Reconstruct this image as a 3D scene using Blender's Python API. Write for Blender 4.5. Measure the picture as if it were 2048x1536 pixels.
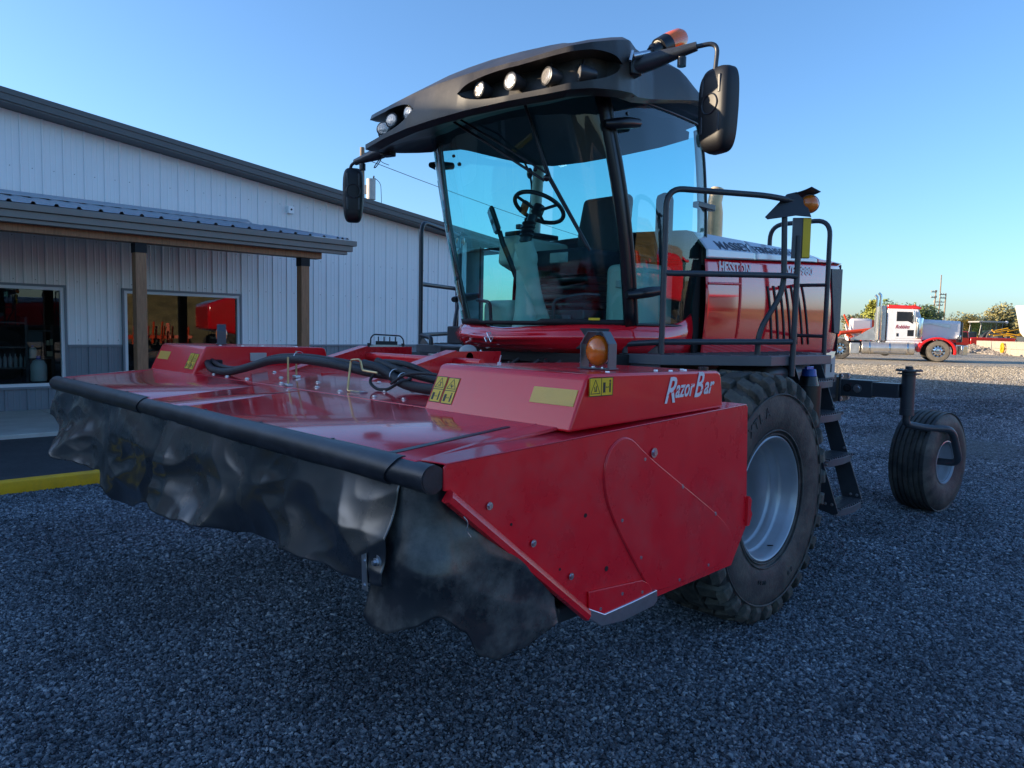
import bpy, bmesh, math, random
from math import sin, cos, pi, radians, tan, sqrt, atan2
from mathutils import Vector, Matrix, noise
random.seed(7)
SC = bpy.context.scene
for o in list(bpy.data.objects): bpy.data.objects.remove(o)
COL = SC.collection

# ------------------------------------------------------------------ camera
CAM_AZ, CAM_PITCH, CAM_ROLL = radians(45.5), radians(4.27), radians(1.09)
cd = bpy.data.cameras.new('camera'); cam = bpy.data.objects.new('camera', cd); COL.objects.link(cam)
cd.sensor_width = 36.0; cd.lens = 1450.0/2048*36; cd.clip_start = 0.05; cd.clip_end = 4000
_F = Vector((cos(CAM_AZ)*cos(CAM_PITCH), sin(CAM_AZ)*cos(CAM_PITCH), -sin(CAM_PITCH)))
_R = Vector((sin(CAM_AZ), -cos(CAM_AZ), 0)); _U = _R.cross(_F)
R_ = _R*cos(CAM_ROLL) + _U*sin(CAM_ROLL); U_ = -_R*sin(CAM_ROLL) + _U*cos(CAM_ROLL)
mw = Matrix((R_, U_, -_F)).transposed().to_4x4(); mw.translation = Vector((0, 0, 1.78))
cam.matrix_world = mw; SC.camera = cam

# ------------------------------------------------------------------ sky, sun, exposure
SUN_EL = radians(12.4); SUN_DIR = Vector((-0.70, 0.714, 0)).normalized()*cos(SUN_EL) + Vector((0, 0, sin(SUN_EL)))
W = bpy.data.worlds.new('World'); SC.world = W; W.use_nodes = True
nt = W.node_tree; nt.nodes.clear()
sky = nt.nodes.new('ShaderNodeTexSky'); sky.sky_type = 'NISHITA'; sky.sun_disc = False
sky.sun_elevation = SUN_EL; sky.sun_rotation = atan2(SUN_DIR.x, SUN_DIR.y)
sky.air_density = 1.0; sky.dust_density = 1.0; sky.ozone_density = 4.8; sky.altitude = 0
bg = nt.nodes.new('ShaderNodeBackground'); bg.inputs['Strength'].default_value = 0.15
wo = nt.nodes.new('ShaderNodeOutputWorld')
nt.links.new(sky.outputs[0], bg.inputs[0]); nt.links.new(bg.outputs[0], wo.inputs[0])
sd = bpy.data.lights.new('sun', 'SUN'); sd.energy = 5.0; sd.angle = radians(0.5); sd.color = (1.0, 0.80, 0.56)
sun = bpy.data.objects.new('sun', sd); COL.objects.link(sun); sun.location = (-30, 30, 40)
sun.rotation_euler = SUN_DIR.to_track_quat('Z', 'Y').to_euler()
SC.view_settings.view_transform = 'Standard'; SC.view_settings.look = 'None'
SC.view_settings.gamma = 1.0; SC.view_settings.exposure = 1.18
SC.view_settings.use_curve_mapping = False
SC.render.engine = 'CYCLES'
SC.cycles.max_bounces = 8; SC.cycles.transparent_max_bounces = 16; SC.cycles.glossy_bounces = 5

# ------------------------------------------------------------------ materials
MATS = {}
def mat(name, col, rough=0.5, metal=0.0, coat=0.0, var=0.0, vscale=6.0, rvar=0.0, bump=0.0, bscale=60.0,
        dirt=None, dirt_amt=0.0, dirt_scale=3.0, spec=0.5, coat_rough=0.05, trans=0.0, emit=None, stretch=None, dirt_hi=0.72):
    m = bpy.data.materials.new(name); m.use_nodes = True; MATS[name] = m
    n = m.node_tree.nodes; l = m.node_tree.links; b = n['Principled BSDF']
    b.inputs['Base Color'].default_value = (*col, 1); b.inputs['Roughness'].default_value = rough
    b.inputs['Metallic'].default_value = metal; b.inputs['Coat Weight'].default_value = coat
    b.inputs['Coat Roughness'].default_value = coat_rough; b.inputs['Specular IOR Level'].default_value = spec
    if trans: b.inputs['Transmission Weight'].default_value = trans
    tc = n.new('ShaderNodeTexCoord'); src = tc.outputs['Object']
    if stretch:
        mp = n.new('ShaderNodeMapping'); mp.inputs['Scale'].default_value = stretch
        l.new(src, mp.inputs[0]); src = mp.outputs[0]
    colout = None
    if var or rvar:
        t = n.new('ShaderNodeTexNoise'); t.inputs['Scale'].default_value = vscale; t.inputs['Detail'].default_value = 6
        t.inputs['Roughness'].default_value = 0.62; l.new(src, t.inputs['Vector'])
    if var:
        mr = n.new('ShaderNodeMapRange'); mr.inputs[1].default_value = 0.3; mr.inputs[2].default_value = 0.7
        mr.inputs[3].default_value = 1-var; mr.inputs[4].default_value = 1+var; l.new(t.outputs[0], mr.inputs[0])
        mx = n.new('ShaderNodeMix'); mx.data_type = 'RGBA'; mx.blend_type = 'MULTIPLY'; mx.inputs[0].default_value = 1
        mx.inputs[6].default_value = (*col, 1); l.new(mr.outputs[0], mx.inputs[7]); colout = mx.outputs[2]
    if rvar:
        mr2 = n.new('ShaderNodeMapRange'); mr2.inputs[1].default_value = 0.3; mr2.inputs[2].default_value = 0.7
        mr2.inputs[3].default_value = max(0.02, rough-rvar); mr2.inputs[4].default_value = rough+rvar
        l.new(t.outputs[0], mr2.inputs[0]); l.new(mr2.outputs[0], b.inputs['Roughness'])
    if dirt:
        t2 = n.new('ShaderNodeTexNoise'); t2.inputs['Scale'].default_value = dirt_scale; t2.inputs['Detail'].default_value = 9
        t2.inputs['Roughness'].default_value = 0.7; l.new(tc.outputs['Object'], t2.inputs['Vector'])
        mr3 = n.new('ShaderNodeMapRange'); mr3.inputs[1].default_value = 0.45; mr3.inputs[2].default_value = dirt_hi
        mr3.inputs[3].default_value = 0; mr3.inputs[4].default_value = dirt_amt; l.new(t2.outputs[0], mr3.inputs[0])
        mx2 = n.new('ShaderNodeMix'); mx2.data_type = 'RGBA'; l.new(mr3.outputs[0], mx2.inputs[0])
        if colout is not None: l.new(colout, mx2.inputs[6])
        else: mx2.inputs[6].default_value = (*col, 1)
        mx2.inputs[7].default_value = (*dirt, 1); colout = mx2.outputs[2]
        if coat:
            sb = n.new('ShaderNodeMath'); sb.operation = 'SUBTRACT'; sb.inputs[0].default_value = coat; sb.use_clamp = True
            l.new(mr3.outputs[0], sb.inputs[1]); l.new(sb.outputs[0], b.inputs['Coat Weight'])
    if colout is not None: l.new(colout, b.inputs['Base Color'])
    if bump:
        t3 = n.new('ShaderNodeTexNoise'); t3.inputs['Scale'].default_value = bscale; t3.inputs['Detail'].default_value = 5
        l.new(src, t3.inputs['Vector']); bp = n.new('ShaderNodeBump'); bp.inputs['Strength'].default_value = bump
        bp.inputs['Distance'].default_value = 0.01; l.new(t3.outputs[0], bp.inputs['Height']); l.new(bp.outputs[0], b.inputs['Normal'])
    if emit:
        b.inputs['Emission Color'].default_value = (*emit[0], 1); b.inputs['Emission Strength'].default_value = emit[1]
    return m
def glass(name, tint, refl=1.0, rough=0.0, ior=1.5):
    m = bpy.data.materials.new(name); m.use_nodes = True; MATS[name] = m
    n = m.node_tree.nodes; l = m.node_tree.links; n.clear()
    o = n.new('ShaderNodeOutputMaterial'); tr = n.new('ShaderNodeBsdfTransparent'); tr.inputs[0].default_value = (*tint, 1)
    g = n.new('ShaderNodeBsdfGlossy'); g.inputs['Roughness'].default_value = rough; g.inputs[0].default_value = (refl, refl, refl, 1)
    f = n.new('ShaderNodeFresnel'); ge = n.new('ShaderNodeNewGeometry'); im = n.new('ShaderNodeMapRange'); im.inputs[3].default_value = ior; im.inputs[4].default_value = 1/ior
    l.new(ge.outputs['Backfacing'], im.inputs[0]); l.new(im.outputs[0], f.inputs[0])
    mm = n.new('ShaderNodeMath'); mm.operation = 'MULTIPLY'; mm.inputs[1].default_value = 1.35; mm.use_clamp = True
    l.new(f.outputs[0], mm.inputs[0])
    x = n.new('ShaderNodeMixShader'); l.new(mm.outputs[0], x.inputs[0]); l.new(tr.outputs[0], x.inputs[1]); l.new(g.outputs[0], x.inputs[2])
    l.new(x.outputs[0], o.inputs[0]); return m

RED = mat('red_paint', (0.84, 0.008, 0.020), 0.22, coat=0.35, var=0.05, rvar=0.05, vscale=3, dirt=(0.30, 0.16, 0.15), dirt_amt=0.12, dirt_scale=2.2, bump=0.01, bscale=9)
RED_D = mat('red_paint_worn', (0.84, 0.006, 0.018), 0.30, coat=0.3, var=0.06, rvar=0.08, vscale=5, dirt=(0.42, 0.14, 0.13), dirt_amt=0.30, dirt_scale=4, bump=0.012, bscale=14)
RED_DECK = mat('red_paint_deck', (0.72, 0.010, 0.030), 0.15, coat=0.5, var=0.06, rvar=0.07, vscale=2.2, dirt=(0.34, 0.20, 0.22), dirt_amt=0.30, dirt_scale=1.3, bump=0.02, bscale=4)
RED_HOOD = mat('red_hood_paint', (0.82, 0.010, 0.022), 0.08, coat=1.0, var=0.03, rvar=0.02, vscale=2, bump=0.006, bscale=5)
SILVER = mat('silver_hood_paint', (0.50, 0.52, 0.56), 0.3, metal=0.35, coat=0.6, var=0.03)
CHAR = mat('charcoal_paint', (0.035, 0.04, 0.05), 0.38, var=0.12, vscale=12, dirt=(0.12, 0.12, 0.12), dirt_amt=0.15, bump=0.03, bscale=160)
CHAR_L = mat('grey_powder_coat', (0.085, 0.09, 0.105), 0.42, var=0.10, vscale=10, dirt=(0.2, 0.19, 0.18), dirt_amt=0.2, bump=0.03, bscale=160)
BLACKP = mat('black_plastic', (0.012, 0.013, 0.017), 0.30, var=0.2, vscale=8, bump=0.02, bscale=120)
ROOFP = mat('roof_plastic', (0.030, 0.026, 0.023), 0.40, spec=.35, var=0.1, vscale=4, rvar=0.04, dirt=(0.20, 0.17, 0.13), dirt_amt=0.22, dirt_scale=3)
BLACKM = mat('black_matte', (0.006, 0.006, 0.008), 0.7)
STEEL = mat('zinc_steel', (0.62, 0.63, 0.66), 0.32, metal=1.0, var=0.1, vscale=30)
GOLDZ = mat('yellow_zinc', (0.60, 0.46, 0.24), 0.4, metal=0.9, var=0.15, vscale=30)
RIM = mat('silver_rim_paint', (0.42, 0.44, 0.48), 0.36, metal=0.45, var=0.08, vscale=5, dirt=(0.25, 0.23, 0.2), dirt_amt=0.3)
RUB = mat('tyre_rubber', (0.036, 0.035, 0.035), 0.62, var=0.25, vscale=7, dirt=(0.21, 0.185, 0.145), dirt_amt=0.7, dirt_scale=4.5, bump=0.25, bscale=70, dirt_hi=0.8)
RUB_SOIL = mat('tyre_soiled_rubber', (0.05, 0.047, 0.042), 0.8, var=0.35, vscale=9, dirt=(0.17, 0.15, 0.115), dirt_amt=0.9, dirt_scale=5, bump=0.3, bscale=60)
AMBER = mat('amber_lens', (0.75, 0.16, 0.01), 0.18, coat=0.8, var=0.12, vscale=20, bump=0.08, bscale=90)
AMBER_B = mat('amber_beacon_lens', (1.0, 0.16, 0.005), 0.15, coat=0.8)
YEL = mat('yellow_decal', (0.80, 0.50, 0.01), 0.4, var=0.05)
YEL_R = mat('yellow_reflector', (0.78, 0.42, 0.03), 0.32, coat=0.5, bump=0.3, bscale=300)
BLK_D = mat('black_print', (0.01, 0.01, 0.01), 0.5)
WHT_D = mat('white_print', (0.72, 0.72, 0.75), 0.4)
VINYL = mat('black_vinyl', (0.011, 0.013, 0.018), 0.27, var=0.3, vscale=3, rvar=0.05, coat=.35, coat_rough=.2, bump=0.04, bscale=11, spec=.9)
VINYL_D = mat('dusty_black_vinyl', (0.016, 0.018, 0.023), 0.30, var=0.3, vscale=3, rvar=0.10, coat=.2, coat_rough=.25, dirt=(0.30, 0.28, 0.25), dirt_amt=0.5, dirt_scale=5.5, bump=0.12, bscale=14, dirt_hi=0.75)
TUBE_M = mat('black_edge_cover', (0.014, 0.015, 0.02), 0.36, var=0.3, vscale=5, rvar=0.08, dirt=(0.10, 0.10, 0.12), dirt_amt=0.45, dirt_scale=9, bump=0.06, bscale=50, stretch=(1, .25, 1), dirt_hi=0.8)
LENS = mat('lamp_lens', (0.30, 0.29, 0.29), 0.12, metal=0.25, var=.3, vscale=60, coat=1.0, bump=0.5, bscale=45)
BEIGE = mat('beige_cab_plastic', (0.62, 0.58, 0.49), 0.5, var=0.04)
SEATF = mat('seat_fabric', (0.012, 0.018, 0.03), 0.7, var=0.2, vscale=30)
TAN_M = mat('sun_tinted_steel', (0.62, 0.44, 0.24), 0.42, metal=0.5, var=0.2, vscale=8)  # tan tint stands in for golden sunlight on the stack
LGREY = mat('light_grey_casting', (0.45, 0.44, 0.42), 0.55, var=0.1)
BLUEC = mat('blue_cap_plastic', (0.01, 0.08, 0.42), 0.35)
G_CAB = glass('cab_glass_tinted', (0.52, 0.90, 0.88), 0.95)
G_CABS = glass('cab_side_glass', (0.58, 0.90, 0.93), 0.95)
G_WIN = glass('shop_window_glass', (0.62, 0.68, 0.66), 0.95)
G_FAR = glass('vehicle_glass', (0.35, 0.5, 0.5), 0.9)

# ------------------------------------------------------------------ mesh helpers
class MB:
    def __init__(s): s.v = []; s.f = []
    def add(s, vs, fs):
        k = len(s.v); s.v += [tuple(v) for v in vs]; s.f += [tuple(i+k for i in f) for f in fs]; return s
    def box(s, x0, x1, y0, y1, z0, z1):
        return s.add([(x0,y0,z0),(x1,y0,z0),(x1,y1,z0),(x0,y1,z0),(x0,y0,z1),(x1,y0,z1),(x1,y1,z1),(x0,y1,z1)],
              [(0,3,2,1),(4,5,6,7),(0,1,5,4),(1,2,6,5),(2,3,7,6),(3,0,4,7)])
    def obox(s, c, sz, M):                       # oriented box
        c = Vector(c); h = [x/2 for x in sz]; vs = []
        for k in ((-1,-1,-1),(1,-1,-1),(1,1,-1),(-1,1,-1),(-1,-1,1),(1,-1,1),(1,1,1),(-1,1,1)):
            vs.append(c + M @ Vector((k[0]*h[0], k[1]*h[1], k[2]*h[2])))
        return s.add(vs, [(0,3,2,1),(4,5,6,7),(0,1,5,4),(1,2,6,5),(2,3,7,6),(3,0,4,7)])
    def prism(s, pts, vec):
        vec = Vector(vec); n = len(pts); a = [Vector(p) for p in pts]; b = [p+vec for p in a]
        nrm = Vector((0,0,0))
        for i in range(n): nrm += a[i].cross(a[(i+1) % n])
        if nrm.dot(vec) > 0: a.reverse(); b.reverse()
        fs = [tuple(range(n)), tuple(range(2*n-1, n-1, -1))]
        for i in range(n): j = (i+1) % n; fs.append((i, n+i, n+j, j))
        return s.add(a+b, fs)
    def cyl(s, p0, p1, r0, r1=None, n=16, cap=True):
        if r1 is None: r1 = r0
        p0 = Vector(p0); p1 = Vector(p1); d = (p1-p0).normalized()
        a = d.orthogonal().normalized(); b = d.cross(a); vs = []
        for p, r in ((p0, r0), (p1, r1)):
            for i in range(n):
                t = 2*pi*i/n; vs.append(p + (a*cos(t)+b*sin(t))*r)
        fs = [(i, (i+1) % n, n+(i+1) % n, n+i) for i in range(n)]
        if cap: fs += [tuple(range(n-1, -1, -1)), tuple(range(n, 2*n))]
        return s.add(vs, fs)
    def tube(s, pts, r, n=10, cap=True, rs=None):
        pts = [Vector(p) for p in pts]; m = len(pts)
        t0 = (pts[1]-pts[0]).normalized(); a = t0.orthogonal().normalized(); vs = []
        for i, p in enumerate(pts):
            if i == 0: t = t0
            elif i == m-1: t = (pts[-1]-pts[-2]).normalized()
            else: t = ((pts[i]-pts[i-1]).normalized() + (pts[i+1]-pts[i]).normalized()).normalized()
            a = (a - t*a.dot(t)).normalized(); b = t.cross(a); rr = rs[i] if rs else r
            for k in range(n):
                q = 2*pi*k/n; vs.append(p + (a*cos(q)+b*sin(q))*rr)
        fs = []
        for i in range(m-1):
            for k in range(n):
                k2 = (k+1) % n; fs.append((i*n+k, i*n+k2, (i+1)*n+k2, (i+1)*n+k))
        if cap: fs += [tuple(range(n-1, -1, -1)), tuple(range((m-1)*n, m*n))]
        return s.add(vs, fs)
    def lathe(s, prof, c, axis='Y', n=48, M=None):     # prof: (radius, along axis)
        c = Vector(c); vs = []; m = len(prof)
        for i in range(n):
            t = 2*pi*i/n
            for (r, h) in prof:
                if axis == 'Y': v = Vector((r*cos(t), h, r*sin(t)))
                elif axis == 'X': v = Vector((h, r*cos(t), r*sin(t)))
                else: v = Vector((r*cos(t), r*sin(t), h))
                if M is not None: v = M @ v
                vs.append(c+v)
        fs = []
        for i in range(n):
            j = (i+1) % n
            for k in range(m-1): fs.append((i*m+k, i*m+k+1, j*m+k+1, j*m+k))
        return s.add(vs, fs)
    def ball(s, c, r, sx=1, sy=1, sz=1, n=16, m=10):
        c = Vector(c); vs = [c+Vector((0, 0, -r*sz))]
        for j in range(1, m):
            ph = -pi/2 + pi*j/m
            for i in range(n):
                t = 2*pi*i/n; vs.append(c+Vector((r*sx*cos(ph)*cos(t), r*sy*cos(ph)*sin(t), r*sz*sin(ph))))
        vs.append(c+Vector((0, 0, r*sz))); fs = []
        for i in range(n): fs.append((0, 1+(i+1) % n, 1+i))
        for j in range(m-2):
            for i in range(n):
                i2 = (i+1) % n; fs.append((1+j*n+i, 1+j*n+i2, 1+(j+1)*n+i2, 1+(j+1)*n+i))
        L = len(vs)-1
        for i in range(n): fs.append((L, L-n+i, L-n+(i+1) % n))
        return s.add(vs, fs)
    def grid(s, fn, nu, nv, closeu=False):
        vs = [fn(i/nu, j/nv) for j in range(nv+1) for i in range(nu+1)]
        fs = [(j*(nu+1)+i, j*(nu+1)+i+1, (j+1)*(nu+1)+i+1, (j+1)*(nu+1)+i) for j in range(nv) for i in range(nu)]
        return s.add(vs, fs)
    def build(s, name, m, parent=None, smooth=True, bevel=0.0, solid=0.0, seg=2, fix=True, angle=35, **tags):
        me = bpy.data.meshes.new(name); me.from_pydata(s.v, [], s.f)
        if fix:
            b = bmesh.new(); b.from_mesh(me); bmesh.ops.remove_doubles(b, verts=b.verts, dist=1e-5)
            bmesh.ops.recalc_face_normals(b, faces=b.faces); b.to_mesh(me); b.free()
        me.materials.append(m)
        if smooth:
            me.polygons.foreach_set('use_smooth', [True]*len(me.polygons)); me.set_sharp_from_angle(angle=radians(angle))
        o = bpy.data.objects.new(name, me); COL.objects.link(o)
        if solid:
            md = o.modifiers.new('solid', 'SOLIDIFY'); md.thickness = solid; md.offset = 0
        if bevel:
            md = o.modifiers.new('bevel', 'BEVEL'); md.width = bevel; md.segments = seg; md.limit_method = 'ANGLE'; md.angle_limit = radians(30)
        if parent is not None: attach(o, parent)
        for k, val in tags.items(): o[k] = val
        return o
def world(o):
    m = o.matrix_basis.copy()
    if o.parent: m = world(o.parent) @ o.matrix_parent_inverse @ m
    return m
def attach(o, p):
    o.parent = p; o.matrix_parent_inverse = world(p).inverted()
def thing(name, label, cat, loc=(0, 0, 0), rz=0.0, group=None):
    o = bpy.data.objects.new(name, None); COL.objects.link(o); o.location = loc; o.rotation_euler = (0, 0, rz)
    o.empty_display_size = 0.1; o['label'] = label; o['category'] = cat
    if group: o['group'] = group
    return o
def tag(o, label, cat, group=None):
    o['label'] = label; o['category'] = cat
    if group: o['group'] = group
    return o
def place(parts, root):                           # parts modelled about the origin, carried by a root that already has its place
    for o in parts: o.parent = root
    return root
def fillet(pts, r, k=6):
    pts = [Vector(p) for p in pts]; out = [pts[0]]
    for i in range(1, len(pts)-1):
        a, b, c = pts[i-1], pts[i], pts[i+1]
        d1 = (a-b); d2 = (c-b); q = min(r, d1.length*.49, d2.length*.49); s = b+d1.normalized()*q; e = b+d2.normalized()*q
        for j in range(k+1):
            t = j/k; out.append(s*(1-t)**2 + b*2*t*(1-t) + e*t*t)
    out.append(pts[-1]); return out
def rot(ax, ang): return Matrix.Rotation(ang, 3, ax)
def textmesh(name, body, size, loc, xdir, ydir, m, parent=None, shear=0.0, width=None, bold=0.0, depth=0.0):
    cu = bpy.data.curves.new(name, 'FONT'); cu.body = body; cu.size = size; cu.shear = shear; cu.offset = bold; cu.extrude = depth
    cu.resolution_u = 3
    t = bpy.data.objects.new('tmp', cu); COL.objects.link(t)
    dg = bpy.context.evaluated_depsgraph_get(); me = bpy.data.meshes.new_from_object(t.evaluated_get(dg))
    bpy.data.objects.remove(t); bpy.data.curves.remove(cu)
    xs = [v.co.x for v in me.vertices]; w = max(xs)-min(xs); x0 = min(xs); sx = (width/w) if width else 1
    X = Vector(xdir).normalized(); Y = Vector(ydir).normalized(); Z = X.cross(Y).normalized(); L = Vector(loc)
    for v in me.vertices: v.co = L + X*((v.co.x-x0)*sx) + Y*v.co.y + Z*v.co.z
    me.materials.clear(); me.materials.append(m); me.name = name
    o = bpy.data.objects.new(name, me); COL.objects.link(o)
    if parent is not None: attach(o, parent)
    return o
def bolt(name, p, nrm, r, m, parent, h=None):
    nrm = Vector(nrm).normalized(); p = Vector(p); h = h or r*0.7
    b = MB(); b.cyl(p, p+nrm*h*.25, r*1.5, n=14); b.cyl(p+nrm*h*.25, p+nrm*h, r, r*.9, n=6)
    return b.build(name, m, parent, smooth=False)
# ================================================================== MOWER HEADER
YC = 3.75
hdr = thing('mower_header', 'wide red disc mower header with black curtain along its front, carried ahead of the windrower', 'mower header', (2.1, YC, 0.7))
YN, YF = 1.62, 5.88
def dz(x): return 1.39 + (x-1.28)*0.08
# hinged front deck sheets (three) and fixed rear deck
for y0, y1 in ((1.70, 3.497), (3.503, 3.947), (3.953, 5.80)):
    m = MB(); m.prism([(1.25, y0, 1.362), (1.285, y0, 1.390), (1.905, y0, dz(1.905)), (1.905, y0, dz(1.905)-.012), (1.29, y0, 1.37)], (0, y1-y0, 0))
    m.build('deck_sheet', RED_DECK, hdr, bevel=.004)
m = MB(); m.prism([(1.912, 1.80, dz(1.912)), (3.02, 1.80, dz(3.0)), (3.02, 1.80, dz(3.0)-.02), (1.912, 1.80, dz(1.912)-.03)], (0, 3.9, 0))
m.build('rear_deck', RED_DECK, hdr, bevel=.003)
m = MB(); m.box(1.34, 2.95, 1.70, 5.80, 1.30, 1.355); m.box(2.5, 2.95, 1.9, 5.6, .95, 1.30); m.box(1.9, 2.6, 1.75, 5.75, .80, .86)
m.build('under_frame', BLACKM, hdr, smooth=False)
# rotary discs and cutter bar underneath
m = MB(); m.box(1.95, 2.25, 1.72, 5.78, .70, .765); m.build('cutter_bar', CHAR, hdr, bevel=.01)
for i in range(9):
    y = 1.95 + i*.45; m = MB(); m.lathe([(0, .80), (.06, .80), (.13, .775), (.19, .765), (.19, .757), (0, .757)], (2.02, y, 0), 'Z', 20)
    m.build('disc', CHAR_L, hdr)
def arc_outline(pts, it=3):
    pts = [Vector(p) for p in pts]
    for _ in range(it):
        q = []
        for i in range(len(pts)):
            a, b = pts[i], pts[(i+1) % len(pts)]; q += [a*.75+b*.25, a*.25+b*.75]
        pts = q
    return pts
# end panels (near one seen in full)
def end_panel(y, sgn):
    P = [(1.322, 1.376), (1.335, 1.388), (2.2, 1.423), (3.11, 1.458), (3.13, 1.445), (3.165, .878), (3.036, .713), (2.42, .713), (2.36, .705), (2.07, .722), (1.99, .777), (1.352, 1.30), (1.322, 1.308)]
    m = MB(); m.prism([(x, y, z) for x, z in P], (0, -sgn*.008, 0)); ep = m.build('end_panel', RED_D, hdr, bevel=.003)
    m = MB(); m.prism([(1.33, y, 1.388), (1.30, y-sgn*.085, 1.392), (1.905, y-sgn*.19, dz(1.905)+.003), (3.0, y-sgn*.2, 1.458), (3.12, y-sgn*.10, 1.459), (3.12, y, 1.458)], (0, 0, -.006))
    m.build('top_flange', RED_DECK, ep, bevel=.002)
    # rolled lip on the slanting front edge
    a = Vector((1.335, y+sgn*.008, 1.302)); b = Vector((1.985, y+sgn*.008, .775)); d = (b-a).normalized(); up = Vector((d.z, 0, -d.x))
    if up.x > 0: up = -up
    m = MB(); out = Vector((0, sgn, 0))
    prof = [up*-.012, out*.014+up*-.006, out*.024+up*.010, out*.022+up*.028, out*.008+up*.034, out*-.012+up*.030, out*-.012+up*-.006]
    m.prism([a+p for p in prof], b-a); m.build('rolled_lip', RED_D, ep)
    m = MB(); m.prism([(x, y+sgn*.002, z) for x, z in ((1.99, .845), (2.32, .812), (2.36, .79), (2.415, .725), (2.40, .708), (2.07, .722), (1.995, .775))], (0, sgn*.008, 0))
    m.build('skid_plate', RED_D, ep, bevel=.002)
    m = MB(); m.prism([(x, y+sgn*.006, z) for x, z in ((1.985, .788), (2.08, .742), (2.25, .745), (2.415, .752), (2.42, .708), (2.395, .692), (2.2, .684), (2.06, .70), (1.985, .752))], (0, sgn*.010, 0))
    m.build('steel_shoe', STEEL, ep, bevel=.003)
    P2 = arc_outline([(2.06, 0, 1.265), (2.09, 0, 1.36), (2.20, 0, 1.40), (2.32, 0, 1.31), (2.6, 0, 1.145), (2.9, 0, .97), (3.03, 0, .86), (3.0, 0, .76), (2.90, 0, .745), (2.65, 0, .735), (2.40, 0, .74), (2.35, 0, .79), (2.2, 0, .98), (2.085, 0, 1.15)], 3)
    m = MB(); m.prism([(p.x, y+sgn*.001, p.z) for p in P2], (0, sgn*.008, 0)); m.build('belt_cover', RED_D, ep, bevel=.0035, seg=3)
    m = MB(); m.tube([(p.x, y+sgn*.0015, p.z) for p in P2+[P2[0]]], .0028, 5, cap=False); m.build('cover_edge', RED_DECK, ep, angle=80)
    for x, z, r in ((2.375, 1.31, .017), (2.31, 1.292, .010), (1.5, 1.237, .011), (1.70, 1.08, .011), (1.895, .924, .011), (2.585, 1.145, .010), (2.86, .985, .010), (2.815, .765, .010), (2.175, 1.075, .010), (2.305, .906, .010), (2.585, .752, .010), (2.06, .765, .010), (2.19, .79, .010), (2.32, .765, .010)):
        bolt('bolt', (x, y+sgn*.006, z), (0, sgn, 0), r*.78, STEEL, ep)
    for x, z, r in ((1.97, 1.127, .008), (2.10, .905, .010), (1.60, 1.16, .005), (1.84, .96, .005)):
        m = MB(); m.cyl((x, y, z), (x, y+sgn*.0015, z), r, n=12); m.build('bolt_hole', BLACKM, ep)
    return ep
ep = end_panel(YN, -1); end_panel(YF, 1)
m = MB(); m.prism([(3.165, YN-.012, 1.02), (3.185, YN-.012, 1.0), (3.18, YN-.012, .955), (3.195, YN-.012, .93), (3.17, YN-.012, .88), (3.15, YN-.012, .88), (3.15, YN-.012, 1.02)], (0, .02, 0)); m.build('latch_tab', RED, ep)
# drive covers on both ends of the deck
def drive_cover(y0, y1, name='drive_cover'):
    m = MB(); pr = [(1.895, 1.428), (1.978, 1.604), (1.984, 1.616), (1.998, 1.625), (2.02, 1.628), (2.88, 1.617), (2.905, 1.607), (2.915, 1.585), (2.94, 1.452)]
    m.prism([(x, y0, z) for x, z in pr], (0, y1-y0, 0)); return m.build(name, RED, hdr, bevel=.010, seg=3)
near = drive_cover(1.64, 2.47); far = drive_cover(5.03, 5.86)
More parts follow.
